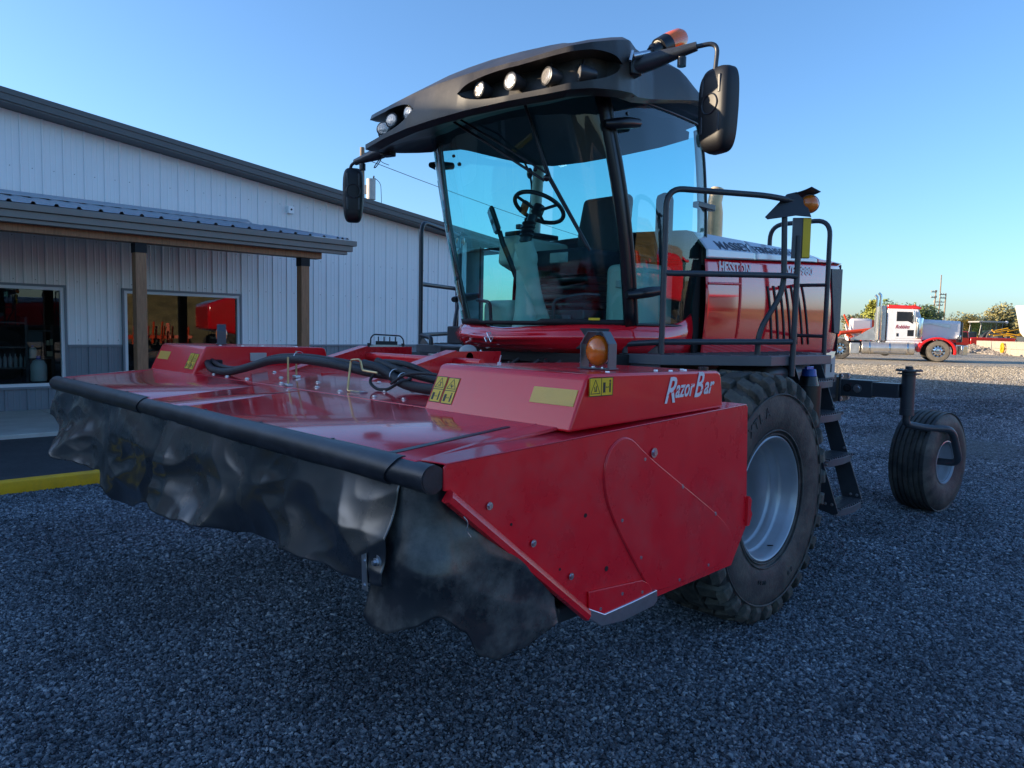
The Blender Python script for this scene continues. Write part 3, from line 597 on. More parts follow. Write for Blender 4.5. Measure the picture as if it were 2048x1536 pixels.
m = MB(); m.lathe([(.018, -.006), (.036, -.006), (.036, .006), (.018, .006)], (3.02, 3.83, 1.605), 'Z', 20); m.build('lift_eye', STEEL, wd)

# ---- cab nose (red fascia) ---------------------------------------------------------
def mir(p): return (p[0], 2*YC-p[1], p[2])
# glass foot line in plan, half (from centre to the side, then back)
FOOT = [(3.60, 0.0), (3.62, .25), (3.68, .50), (3.80, .70), (3.98, .84), (4.2, .89), (4.45, .90), (4.66, .89), (4.77, .86)]
def foot(t):                                    # t in 0..1 along half outline
    n = len(FOOT)-1; i = min(int(t*n), n-1); f_ = t*n-i; a, b = FOOT[i], FOOT[i+1]; return (a[0]+(b[0]-a[0])*f_, a[1]+(b[1]-a[1])*f_)
def nose_fn(u, v):                              # u -1..1 across, v 0..1 downwards
    t = abs(u); x, h = foot(t*.98); s = 1 if u > 0 else -1
    zt = 1.795 + .03*min(1, t*3)
    if t > .62: zt += ((t-.62)/.38)**2.4*.30            # sweeps up behind the door glass
    bulge = max(0, 1-t/.34)
    ctr = 1-min(1, abs(t-.0)/.30)
    zb = 1.625 + .0*t
    out = [0, .055, .095, .075, .02, -.05][int(v*5+.01)] if False else 0
    prof = [(0, .0), (.18, .05), (.42, .075), (.62, .055), (.82, .02), (1, -.06)]
    for (a, b), (c, d) in zip(prof, prof[1:]):
        if a <= v <= c: out = b+(d-b)*(v-a)/(c-a)
    out *= (1.0 if t < .3 else max(.35, 1-(t-.3)*1.4))
    if t < .30:                                          # sculpted centre: raised lip in the lower part
        k = .5+.5*cos(min(1, t/.26)*pi); out += .055*k*(1 if .30 < v < .55 else .25) - .04*k*(1 if v > .72 else 0)
        zb -= .0
    nx, nh = (-1, .35*t) if t < .35 else ((-.72, .70) if t < .55 else (-.1, .9))
    z = zt+(zb-zt)*v
    return (x+nx*out, YC+s*(h+nh*out), z)
m = MB(); m.grid(lambda u, v: nose_fn(u*2-1, v), 96, 20); nose = m.build('nose_cowl', RED_HOOD, wd, solid=.006, angle=60)
# emblem: three triangles in outline on the nose centre
EMB = mat('chrome_emblem', (0.75, 0.75, 0.78), .25, metal=.8)
ex = 3.447; m = MB()
def tri_outline(c, s, up=-1):
    cy, cz = c; P = [(cy-s, cz+s*.62), (cy+s, cz+s*.62), (cy, cz-s*.95)]
    for i in range(3):
        a, b = Vector((0, *P[i])), Vector((0, *P[(i+1) % 3])); m.cyl((ex, a.y, a.z), (ex, b.y, b.z), .0034, n=6)
tri_outline((YC, 1.745), .022); tri_outline((YC+.024, 1.712), .021); tri_outline((YC-.024, 1.712), .021)
m.build('emblem', EMB, nose)
# ---- cab glass --------------------------------------------------------------------
ZT = 3.26
def lean(x, h, z):                              # every glass foot point leans forward with height
    k = (z-1.82)/(ZT-1.82); return x - .36*k*max(0, min(1, (4.75-x)/.75)) - (.03*k if x > 4.6 else 0), h*(1-.02*k) + .045*sin(pi*min(1, max(0, k)))*(1 if x > 3.9 else .3)
def gl(t, z, s): x, h = foot(t); X_, H_ = lean(x, h, z); return (X_, YC+s*H_, z)
def windshield(u, v):
    w = u*2-1; t = abs(w)*.497; return gl(t, 1.815+v*(ZT+.03-1.815), 1 if w > 0 else -1)
m = MB(); m.grid(windshield, 48, 12); ws = m.build('windshield', G_CAB, wd, angle=180)
def sideg(s):
    def fn(u, v):
        z0, z1 = 1.83, 3.27; z = z0+(z1-z0)*v
        tr = 1.0-.0
        if z < 2.15: tr = 1.0-.155*(1-((z-z0)/.32))**2.2
        if z > 3.0: tr = 1.0-.09*((z-3.0)/.27)**2
        t = .515+(tr-.515)*u; return gl(t, z, s)
    return fn
for s in (-1, 1):
    m = MB(); m.grid(sideg(s), 24, 24); m.build('door_glass', G_CABS, wd, angle=180)
    fn = sideg(s)
    edge = [fn(0, v/20) for v in range(21)]; m = MB(); m.tube(edge, .020, 8)
    edge2 = [fn(u/14, 0) for u in range(15)]+[fn(1, v/24) for v in range(25)]+[fn(1-u/14, 1) for u in range(1, 15)]
    m.tube([Vector(p)+Vector((0, s*.004, 0)) for p in edge2], .010, 6); m.build('door_seal', BLACKP, wd, angle=80)
    # wide black pillar between windshield and door
    a = [Vector(gl(.47, 1.815+k*(ZT-1.815)/16, s)) for k in range(17)]; b = [Vector(gl(.515, 1.83+k*(ZT-1.83)/16, s)) for k in range(17)]
    m = MB(); vs = a+b; fs = [(i, i+1, 18+i, 17+i) for i in range(16)]; m.add(vs, fs); m.build('front_pillar', BLACKP, wd, solid=.035)
    a = [Vector(gl(.985, 1.95+k*(ZT-1.95)/10, s))+Vector((.03, -s*.05, 0)) for k in range(11)]
    m = MB(); m.tube(a, .028 if s < 0 else .05, 8); m.build('rear_pillar', BEIGE, wd, angle=80)
    for zz, xx in ((2.70, None), (3.25, None)):
        p = Vector(gl(.955, zz if zz < 3.2 else 3.20, s)); m = MB()
        if zz < 3: m.box(p.x-.10, p.x+.14, p.y-(.02), p.y+.03, p.z-.022, p.z+.022)
        else: m.ball(p+Vector((.03, s*.02, -.02)), .05, .6, .5, 1); m.ball(p+Vector((.10, s*.02, 0)), .045, .5, .5, 1.2)
        m.build('door_hinge', BLACKP, wd, bevel=.008 if zz < 3 else 0)
    # grab handle shells at the pillar
    for z, l in ((3.07, .26), (2.03, .32)):
        p = Vector(gl(.49, z, s)); q = p+Vector((l*.80, -s*-.03+(s*.03), .035)); m = MB()
        m.tube([p+Vector((-.06, s*.03, -.01)), p+Vector((.02, s*.06, 0)), (p+q)/2+Vector((0, s*.055, 0)), q+Vector((0, s*.03, 0))], .03, 12, rs=[.022, .035, .036, .028])
        m.build('grab_handle', BLACKP, wd, angle=60)
    for x_, z_, r_ in ((3.78, 3.17, .012), (3.84, 3.12, .016)):
        t_ = .575 if r_ < .013 else .60; p = Vector(gl(t_, z_, s)); m = MB(); m.cyl(p+Vector((0, s*-.006, 0)), p+Vector((0, s*.008, 0)), r_, n=14); m.build('glass_stud', BLACKP, wd)
# black band under the glass
m = MB(); a = []; b = []
for i in range(49):
    w = i/24-1; s = 1 if w > 0 else -1; p = gl(abs(w)*.497, 1.815, s); q = gl(abs(w)*.497, 1.86 if abs(w) > .3 else 1.845, s); a.append(p); b.append(q)
m.add(a+b, [(i, i+1, 50+i, 49+i) for i in range(48)]); m.build('glass_frit', BLACKM, wd, solid=.004)
p = Vector(gl(.36, 1.862, -1)); m = MB(); m.obox(p+Vector((-.006, -.004, 0)), (.004, .075, .016), rot('Z', radians(32))); m.build('yellow_label', YEL, wd)
# rear window
m = MB(); m.grid(lambda u, v: (4.86, YC-.72+1.44*u, 2.1+1.15*v), 4, 4); m.build('rear_window', G_CABS, wd)
# ---- cab roof ---------------------------------------------------------------------
RO = [(2.93, 0), (2.94, .30), (2.985, .62), (3.05, .90), (3.09, 1.02), (3.20, 1.09), (3.40, 1.11), (3.56, 1.09), (3.72, 1.02), (3.95, .97), (4.4, .965), (4.75, .93), (4.95, .80), (5.03, .45), (5.05, 0)]
def resample(P, n):
    L = [0]
    for a, b in zip(P, P[1:]): L.append(L[-1]+math.dist(a, b))
    out = []
    for k in range(n+1):
        d = L[-1]*k/n
        for i in range(len(P)-1):
            if d <= L[i+1]+1e-9: f_ = (d-L[i])/(L[i+1]-L[i]); out.append(tuple(P[i][j]+(P[i+1][j]-P[i][j])*f_ for j in range(len(P[i])))); break
    return out
half = resample(RO, 170)
outl = [(x, YC-h, -1, h) for x, h in half] + [(x, YC+h, 1, h) for x, h in reversed(half[1:-1])]
NR = len(outl)
def zlow(x): return 3.105+.0*x if x < 3.05 else (3.105+(x-3.05)*.16 if x < 3.7 else min(3.40, 3.209+(x-3.7)*.22))
def zedge(x): return 3.335 if x < 3.0 else (3.335+(x-3.0)*.30 if x < 3.55 else (3.50+(x-3.55)*.06 if x < 4.3 else 3.545-(x-4.3)*.28))
def recess(x, h):                               # 0..1 how far inside the lamp bay (arc-length wise)
    if x > 3.42: return 0
    if x < 3.05: return 1 if h > .20 else 0
    return 1 if (x < 3.30) else 0
rows = []
def ring(scale, fz, dxy=0, dep=None): 
    r = []
    for (x, y, s, h) in outl:
        X_ = 4.0+(x-4.0)*scale; Y_ = YC+(y-YC)*scale; r.append([X_, Y_, fz(x, h)])
    rows.append(r)
def lampbay(x, h):
    """lower, upper fraction of the bay opening along the outline"""
    if x > 3.9: return (.5, .5)
    s_ = h*1.01 if h < 1.02 and x < 3.15 else 1.0+math.dist((x, h), (3.09, 1.02))
    q = (s_-.80)/.56
    if abs(q) >= 1: return (.5, .5)
    k = (1-abs(q)**3.2)**.6; return (.5-.37*k, .5+.37*k)
ring(.55, lambda x, h: zlow(x)+.12); ring(.80, lambda x, h: zlow(x)+.05); ring(.93, lambda x, h: zlow(x)-.012); ring(.985, lambda x, h: zlow(x))
for fr_ in (0, .06, .14, .1401, .5, .86, .8601, .94, 1.0):
    r = []
    for (x, y, s, h) in outl:
        lb = lampbay(x, h); z0, z1 = zlow(x), zedge(x); f_ = fr_; dep = 0
        if lb:
            if abs(fr_-.14) < .001: f_ = lb[0]; dep = 0 if fr_ == .14 else .13
            elif fr_ == .5: dep = .13
            elif abs(fr_-.86) < .001: f_ = lb[1]; dep = .13 if fr_ == .86 else 0
        sc = 1.0 + .012*sin(pi*f_) - .035*f_
        dv = Vector((3.85-x, YC+s*.52-y, 0)).normalized()
        X_ = 4.0+(x-4.0)*sc; Y_ = YC+(y-YC)*sc
        if dep: dep *= min(1, (lb[1]-lb[0])*2.2); X_ += dv.x*dep; Y_ += dv.y*dep
        r.append([X_, Y_, z0+(z1-z0)*f_])
    rows.append(r)
ring(.90, lambda x, h: zedge(x)+.045); ring(.72, lambda x, h: max(zedge(x), 3.42)+.085); ring(.5, lambda x, h: max(zedge(x), 3.5)+.10); ring(.25, lambda x, h: 3.635); ring(.02, lambda x, h: 3.645)
m = MB(); vs = [p for r in rows for p in r]; fs = []
for j in range(len(rows)-1):
    for i in range(NR):
        i2 = (i+1) % NR; fs.append((j*NR+i, j*NR+i2, (j+1)*NR+i2, (j+1)*NR+i))
fs.append(tuple(range((len(rows)-1)*NR, len(rows)*NR)))
m.add(vs, fs); roof = m.build('cab_roof', ROOFP, wd, angle=32)
m = MB(); m.add([(4.0+(x-4.0)*.86, YC+(y-YC)*.86, 3.23) for x, y, s, h in outl], [tuple(range(NR))]); m.build('headliner', BLACKM, roof)
# seams of the centre visor panel, roof rack ribs
for s in (-1, 1):
    m = MB(); m.tube([(4.0-(4.0-2.987)*(1.0+.012*sin(pi*q)-.035*q)-.001, YC+s*(.19-.03*q), 3.105+.23*q) for q in (0, .2, .4, .6, .8, 1)], .0035, 6); m.build('visor_seam', BLACKM, roof)
# work lamps: four a side
LG = [(.36, 3.235, 3.02), (.60, 3.235, 3.05), (.82, 3.235, 3.13), (.96, 3.245, 3.25)]
for s in (-1, 1):
    for k, (h, z, x) in enumerate(LG):
        yaw = (.05, .12, .30, .62)[k]*s; M_ = rot('Z', yaw); c = Vector((x, YC+s*h, z)); sx = (1, 1.18, 1.25, 1.35)[k]; r = .046
        m = MB(); m.lathe([(0, .09), (r*.6, .085), (r*1.02, .02), (r*1.10, -.005), (r*1.10, -.018), (r*.98, -.02)], (0, 0, 0), 'X', 28)
        for i, v in enumerate(m.v): m.v[i] = tuple(c+M_ @ Vector((v[0], v[1]*sx, v[2])))
        lamp = m.build('work_lamp', CHAR, roof, angle=45)
        m = MB(); m.lathe([(0, -.024), (r*.5, -.0235), (r*.88, -.021), (r*.99, -.014)], (0, 0, 0), 'X', 28)
        for i, v in enumerate(m.v): m.v[i] = tuple(c+M_ @ Vector((v[0], v[1]*sx, v[2])))
        lens = m.build('lens', LENS, lamp, fix=False) if False else m.build('lamp_lens', LENS, roof, fix=False)
        m = MB(); m.cyl(c+Vector((.01, 0, r)), c+Vector((.02, 0, .085)), .006, n=8); m.build('lamp_stem', BLACKP, roof)
# beacon on its stalk
m = MB(); B0 = Vector((3.50, 2.62, 3.37)); B1 = Vector((3.66, 2.59, 3.43)); m.cyl(B0, B1, .018, n=14); m.cyl(B0-Vector((.02, 0, .03)), B0+Vector((0, 0, .03)), .01, n=8); st = m.build('beacon_stalk', STEEL, wd)
d = (Vector((3.90, 2.53, 3.575))-B1).normalized(); m = MB(); m.cyl(B1-d*.02, B1+d*.05, .034, .045, n=20); m.cyl(B1+d*.05, B1+d*.12, .062, .066, n=28); m.ball(B1+d*.0+Vector((0, 0, .02)), .03); m.build('beacon_base', BLACKP, wd)
m = MB(); m.cyl(B1+d*.045+Vector((-.0, 0, .012)), B1+d*.09+Vector((0, 0, .016)), .040, .050, n=20); m.build('beacon_collar', BEIGE, wd)
m = MB(); M_ = d.to_track_quat('Z', 'Y').to_matrix(); m.lathe([(.066, 0), (.066, .05), (.062, .11), (.050, .135), (.025, .148), (0, .15)], B1+d*.12, 'Z', 36, M=M_); m.build('beacon_lens', AMBER_B, wd)
# ---- mirrors on long arms
def mirror(s, root, mid, elbow, drop, c, size, yaw, tilt):
    A, B, E_, D = [Vector(p) for p in (root, mid, elbow, drop)]; m = MB()
    m.tube([A, A+(B-A)*.35, A+(B-A)*.7, B], .04, 12, rs=[.052, .05, .034, .026]); arm = m.build('mirror_arm', CHAR, wd, angle=80)
    m = MB(); m.tube(fillet([B+(A-B)*.05, E_, D], .09, 8), .013, 10); m.build('arm_tube', CHAR, arm, angle=80)
    m = MB(); m.cyl(B+(A-B)*.22+Vector((0, 0, -.035)), B+(A-B)*.22+Vector((0, 0, -.085)), .026, n=12); m.cyl(B+(A-B)*.22, B+(A-B)*.22+Vector((0, 0, -.04)), .006, n=8); m.build('clamp_knob', BLACKP, arm)
    m = MB(); m.obox(A, (.08, .10, .11), rot('Z', .3*s)); m.build('arm_hinge', BLACKP, arm, bevel=.01)
    w, h, th = size; M_ = rot('Z', yaw) @ rot('X', tilt); c = Vector(c)
    def sh(u, v, k):                                 # rounded shell
        a = 2*pi*u; n_ = 4.2; ca, sa = cos(a), sin(a); rx = abs(ca)**(2/n_)*(1 if ca > 0 else -1); rz = abs(sa)**(2/n_)*(1 if sa > 0 else -1)
        q = [(1.0, th*.5), (1.0, th*.15), (.97, -th*.2), (.84, -th*.45), (.5, -th*.55), (0.0, -th*.57)]; i = min(int(v*5), 4); f_ = v*5-i
        r0 = q[i][0]+(q[i+1][0]-q[i][0])*f_; d0 = q[i][1]+(q[i+1][1]-q[i][1])*f_
        tp = 1-.10*(rz < 0)*abs(rz)
        return tuple(c+M_ @ Vector((d0, rx*w/2*r0*tp, rz*h/2*r0)))
    m = MB(); m.grid(lambda u, v: sh(u, v, 0), 48, 10); sh_ = m.build('mirror_housing', mat('mirror_plastic', (.012, .013, .016), .5) if 'mirror_plastic' not in MATS else MATS['mirror_plastic'], wd, angle=50)
    m = MB(); m.prism([c+M_ @ Vector((th*.49, (abs(cos(a))**.48*(1 if cos(a) > 0 else -1))*w*.47*(1 if sin(a) > 0 else .92), (abs(sin(a))**.48*(1 if sin(a) > 0 else -1))*h*.47)) for a in [2*pi*k/32 for k in range(32)]], M_ @ Vector((.004, 0, 0))); m.build('mirror_glass', mat('mirror_glass', (.8, .8, .82), .03, metal=1) if 'mirror_glass' not in MATS else MATS['mirror_glass'], sh_)
    for k in (-1, 1):
        for zz in (.26, -.18):
            q = c+M_ @ Vector((-th*.5, k*w*.27, h*zz)); m = MB(); m.obox(q, (.012, .018, .10), M_); m.build('housing_rib', CHAR, sh_, bevel=.004)
    m = MB(); m.lathe([(.052, -.004), (.056, -.008), (.060, -.004)], c+M_ @ Vector((-th*.55, 0, h*.05)), 'X', 28, M=M_); m.build('housing_ring', CHAR, sh_)
mirror(-1, (3.58, 2.68, 3.34), (3.70, 2.32, 3.405), (3.76, 2.22, 3.42), (3.745, 2.225, 3.25), (3.76, 2.215, 3.045), (.235, .475, .10), radians(-14), 0)
mirror(1, (3.32, 4.80, 3.16), (3.28, 5.20, 3.115), (3.27, 5.26, 3.10), (3.27, 5.26, 2.95), (3.29, 5.25, 2.86), (.17, .44, .10), radians(58), 0)
m = MB(); m.tube(fillet([(3.22, 4.70, 3.10), (3.20, 4.78, 3.0), (3.25, 4.90, 3.02), (3.3, 4.88, 3.10)], .06, 6), .004, 6); m.tube(fillet([(3.63, 2.72, 3.31), (3.66, 2.70, 3.2), (3.62, 2.76, 3.19), (3.55, 2.8, 3.24)], .03, 6), .003, 6); m.build('lamp_cable', BLACKP, wd)
# ---- wipers
def bar(pts, r, nm='wiper_arm', mt=None, par=None, n=8): m = MB(); m.tube(pts, r, n); return m.build(nm, mt or BLACKP, par or wd, angle=80)
def wsp(y, z, off=.02):                         # a point just in front of the windshield
    h = abs(y-YC); best = min((abs(lean(*foot(t/200), z)[1]-h), t/200) for t in range(0, 101))[1]
    q = Vector(gl(best, z, 1 if y > YC else -1)); return q+Vector((-off, 0, 0))
wa = bar([wsp(4.02, 3.26, .06), wsp(3.6, 3.0, .07), wsp(3.22, 2.73, .05)], .009)
bar([wsp(3.97, 3.27, .06), wsp(3.57, 3.03, .07), wsp(3.20, 2.77, .05)], .007)
bar([wsp(3.30, 3.22, .03), wsp(3.2, 2.75, .03), wsp(3.03, 2.30, .03)], .010, 'wiper_blade')
bar([wsp(3.28, 3.2, .045), wsp(3.2, 2.75, .055), wsp(3.04, 2.32, .045)], .006, 'wiper_frame')
m = MB(); m.ball(wsp(3.205, 2.745, .05), .022); m.ball(wsp(3.27, 2.80, .05), .014); m.build('wiper_joint', BLACKP, wd)
m = MB(); m.obox(wsp(4.0, 3.265, .04), (.07, .12, .05), Matrix.Identity(3)); m.build('wiper_motor', BLACKP, wd, bevel=.01)
# ---- cab interior
ci = BLACKM
m = MB(); m.box(3.70, 4.85, 2.98, 4.52, 1.66, 1.80); m.build('cab_floor', mat('cab_floor_mat', (.03, .033, .04), .7), wd, bevel=.01)
m = MB(); m.box(4.15, 4.65, 3.48, 4.0, 1.80, 1.94); sb = m.build('seat_base', CHAR, wd, bevel=.01)
for k in range(4):
    m = MB(); z = 1.95+k*.065; m.box(4.17+.01*(k % 2), 4.62, 3.50, 3.98, z, z+.05); m.build('seat_bellows', BLACKP, sb, bevel=.02, seg=3)
m = MB(); m.box(4.12, 4.66, 3.46, 4.02, 2.25, 2.40); m.build('seat_cushion', SEATF, wd, bevel=.05, seg=4)
m = MB(); m.prism([(4.60, 3.50, 2.32), (4.72, 3.50, 2.32), (4.78, 3.50, 2.86), (4.69, 3.50, 2.88), (4.62, 3.50, 2.6)], (0, .48, 0)); m.build('seat_back', SEATF, wd, bevel=.05, seg=4)
m = MB(); m.box(4.11, 4.125, 3.62, 3.80, 2.29, 2.37); m.box(4.105, 4.12, 3.63, 3.705, 2.30, 2.36); m.build('air_vent', LGREY, wd, bevel=.01)
m = MB(); m.tube(fillet([(4.02, 3.75, 1.78), (3.90, 3.76, 2.0), (3.80, 3.77, 2.42)], .1), .07, 16, rs=None); m.build('steering_column', BEIGE, wd, angle=60)
m = MB(); m.lathe([(.10, 0), (.082, .10), (.072, .3), (.075, .45)], (3.86, 3.80, 1.80), 'Z', 24); m.ball((3.84, 3.79, 2.30), .10, .8, 1, 1.2); m.build('column_shroud', BEIGE, wd, angle=60)
m = MB(); m.cyl((3.82, 3.78, 2.42), (3.88, 3.76, 2.62), .045, .035, n=14)
for k in range(4): m.lathe([(.045, 0), (.055, .012), (.045, .024)], (3.83+k*.008, 3.775, 2.46+k*.03), 'Z', 18)
m.build('column_boot', BLACKP, wd)
SWC = Vector((3.92, 3.74, 2.68)); MW = rot('Y', radians(28)); m = MB(); m.tube([SWC+MW @ Vector((.19*cos(a), .19*sin(a), 0)) for a in [2*pi*k/40 for k in range(41)]], .016, 10, cap=False); sw = m.build('steering_wheel', BLACKP, wd, angle=80)
for a in (0.5, 2.6, 4.7):
    m = MB(); m.cyl(SWC+MW @ Vector((0, 0, -.03)), SWC+MW @ Vector((.185*cos(a), .185*sin(a), 0)), .012, n=8); m.build('spoke', BLACKP, sw)
m = MB(); m.cyl(SWC+MW @ Vector((0, 0, -.05)), SWC+MW @ Vector((0, 0, .01)), .045, n=18); m.build('wheel_hub', BLACKP, sw)
m = MB(); m.obox((3.93, 3.90, 2.70), (.03, .06, .10), rot('X', .5)); m.build('orange_switch', mat('orange_plastic', (.7, .13, .01), .4), wd, bevel=.005)
MM = Vector((.74, -.58, .34)).normalized().to_track_quat('X', 'Z').to_matrix(); m = MB(); m.obox((3.86, 4.16, 2.62), (.03, .22, .20), MM); mo = m.build('monitor', BLACKP, wd, bevel=.012)
m = MB(); m.obox(Vector((3.86, 4.16, 2.62))+MM @ Vector((-.018, 0, 0)), (.004, .19, .165), MM); m.obox(Vector((3.86, 4.16, 2.62))+MM @ Vector((.018, 0, 0)), (.004, .19, .165), MM); m.build('screen', mat('monitor_screen', (.10, .13, .17), .1, coat=.8), mo)
bar([(3.90, 4.14, 2.54), (3.92, 4.12, 2.45), (3.94, 4.05, 2.30), (4.0, 4.0, 2.1)], .02, 'monitor_bracket')
m = MB(); m.prism([(3.98, 4.05, 2.30), (4.0, 4.05, 2.52), (4.62, 4.05, 2.50), (4.62, 4.05, 2.36), (4.3, 4.05, 2.18)], (0, .20, 0)); m.build('arm_console', BEIGE, wd, bevel=.03, seg=3)
m = MB(); m.box(4.05, 4.5, 4.06, 4.24, 2.52, 2.56); m.build('console_top', BLACKP, wd, bevel=.01)
m = MB(); m.cyl((4.18, 4.14, 2.55), (4.19, 4.13, 2.64), .008, n=8); m.ball((4.19, 4.13, 2.66), .022); m.build('joystick', BLACKP, wd)
m = MB(); m.box(4.30, 4.80, 3.06, 3.42, 1.80, 2.28); m.build('side_locker', BEIGE, wd, bevel=.06, seg=4)
m = MB(); m.box(4.285, 4.30, 3.14, 3.30, 2.10, 2.16); m.build('locker_vent', LGREY, wd, bevel=.01)
m = MB(); m.box(4.05, 4.80, 4.15, 4.50, 1.80, 2.02); m.build('side_locker', BEIGE, wd, bevel=.06, seg=4)
m = MB(); m.box(4.10, 4.13, 3.58, 3.86, 1.80, 1.90); m.build('tool_box', CHAR_L, wd, bevel=.01)
m = MB(); m.tube(fillet([(3.98, 4.30, 1.80), (3.96, 4.30, 2.0), (4.0, 4.5, 2.02)], .05), .014, 8); m.build('cab_grab_rail', CHAR, wd)
m = MB(); m.tube(fillet([(3.86, 3.52, 1.80), (3.86, 3.52, 2.0), (3.95, 3.35, 2.04), (4.1, 3.30, 2.04)], .05), .013, 8); m.build('cab_grab_rail', CHAR, wd)
m = MB(); m.box(4.5, 4.62, 3.02, 3.14, 2.3, 2.8); m.build('hanging_coat', SEATF, wd, bevel=.05)
# ================================================================== platforms, rails, ladder, hood
def plat(s):
    f_ = (lambda x, y, z: (x, y, z)) if s < 0 else (lambda x, y, z: (x-.08, 2*YC-y+(.32 if y < 2.77 else 0), z))
    P = [(3.93, 2.98), (3.96, 2.66), (4.58, 2.22), (5.46, 2.18), (5.46, 2.50), (6.10, 2.50), (6.10, 2.78), (4.84, 2.78), (4.5, 2.86)]
    m = MB(); m.prism([f_(x, y, 1.572) for x, y in P], (0, 0, .066)); pl = m.build('side_platform', CHAR_L, wd, smooth=False, bevel=.004)
    # raised grip ribs on the tread
    m = MB()
    for k in range(13):
        x = 4.06+k*.155; y0 = max(2.26, 2.66-(x-3.96)*.71)+.03; y0 = y0 if x < 5.46 else 2.54
        q = [f_(x, y0, 1.639), f_(x+.022, y0, 1.639), f_(x+.022, 2.75, 1.639), f_(x, 2.75, 1.639)]; m.prism(q, (0, 0, .006))
    m.build('grip_rib', CHAR_L, pl, smooth=False)
    m = MB(); m.prism([f_(x, y, z) for x, y, z in ((3.95, 2.98, 1.57), (3.97, 2.68, 1.57), (3.99, 2.70, 1.50), (3.97, 2.98, 1.44))], (.012, 0, 0)); m.build('front_plate', CHAR_L, pl)
    return pl
plat(-1); plat(1)
def rail(pts, r=.0195, rr=.09, nm='hand_rail', s=-1, par=None):
    if s > 0: pts = [(x-.10, 2*YC-y+.32, z) for x, y, z in pts]
    m = MB(); m.tube(fillet(pts, rr, 7), r, 12); return m.build(nm, CHAR, par or wd, angle=80)
for s in (-1, 1):
    hr = rail([(4.00, 2.69, 1.64), (4.00, 2.69, 2.705), (4.65, 2.33, 2.705), (4.84, 2.235, 2.685)], s=s, rr=.12)
    rail([(4.00, 2.69, 2.165), (4.79, 2.215, 2.18), (4.83, 2.19, 2.175)], s=s, par=None, nm='mid_rail')
    rail([(3.93, 2.93, 1.64), (3.93, 2.93, 1.70), (4.00, 2.69, 1.72), (4.80, 2.19, 1.735)], s=s, rr=.05, nm='low_rail')
    rail([(4.80, 2.28, 2.62), (4.80, 2.26, 2.08), (4.66, 2.36, 1.80), (4.66, 2.36, 1.60)], s=s, rr=.12, nm='rail_post')
    rail([(4.84, 2.19, 2.45), (4.83, 2.19, 1.50)], s=s, nm='rail_post')
    P = [(3.985, 2.70, 1.64), (3.985, 2.70, 1.78), (4.0, 2.725, 1.70), (4.0, 2.80, 1.645)]
    m = MB(); q = [(x, y, z) if s < 0 else (x-.1, 2*YC-y+.32, z) for x, y, z in P]; m.prism(q, (.008, 0, 0)); m.build('rail_gusset', CHAR, wd)
    # lamp bracket, amber lamp and reflector board at the outer end
    f_ = (lambda v: Vector(v)) if s < 0 else (lambda v: Vector((v[0]-.1, 2*YC-v[1]+.32, v[2])))
    m = MB(); m.prism([f_(p) for p in ((4.80, 2.27, 2.73), (4.84, 2.22, 2.745), (4.86, 2.16, 2.67), (4.86, 2.12, 2.57), (4.80, 2.20, 2.58), (4.72, 2.36, 2.56), (4.70, 2.37, 2.575))], f_((.006, YC+.004, 0))-f_((0, YC, 0))); br = m.build('lamp_bracket', CHAR, wd, bevel=.002)
    m = MB(); m.grid(lambda u, v: f_((4.83+.10*u, 2.265-.15*v-.02*u, 2.735+.02*(v*1.2)**2-.02*u)), 6, 8); m.build('lamp_hood', CHAR, br, solid=.004)
    c = f_((4.90, 2.155, 2.665)); M_ = rot('Z', radians(38 if s < 0 else -38)); m = MB()
    for q in (-1, 1): m.lathe([(0, q*.046), (.022, q*.043), (.042, q*.034), (.056, q*.016), (.060, 0)], c, 'X', 30, M=M_)
    m.build('amber_lamp', AMBER, wd, fix=False)
    m = MB(); m.cyl(c+M_ @ Vector((-.006, 0, 0)), c+M_ @ Vector((.006, 0, 0)), .063, n=30); m.build('lamp_ring', BLACKP, wd)
    c = f_((4.86, 2.185, 2.435)); m = MB(); m.obox(c+M_ @ Vector((0, -.0*s, 0)), (.025, .115, .27), M_ @ rot('Z', radians(90)) if False else M_); rb = m.build('reflector_board', CHAR_L, wd, bevel=.002)
    m = MB(); m.obox(c+M_ @ Vector((-.0155, s*.032, .0)), (.006, .05, .262), M_); m.build('yellow_reflector', YEL, rb)
    # rear hoop beside the ladder
    rail([(6.10, 3.02, 1.60), (6.10, 3.02, 2.735), (6.10, 2.50, 2.735), (6.10, 2.50, 1.42)], s=s, rr=.13)
    for z in (2.20, 1.775): rail([(6.10, 3.02, z+.01), (6.10, 2.50, z)], s=s, nm='hoop_bar', r=.015)
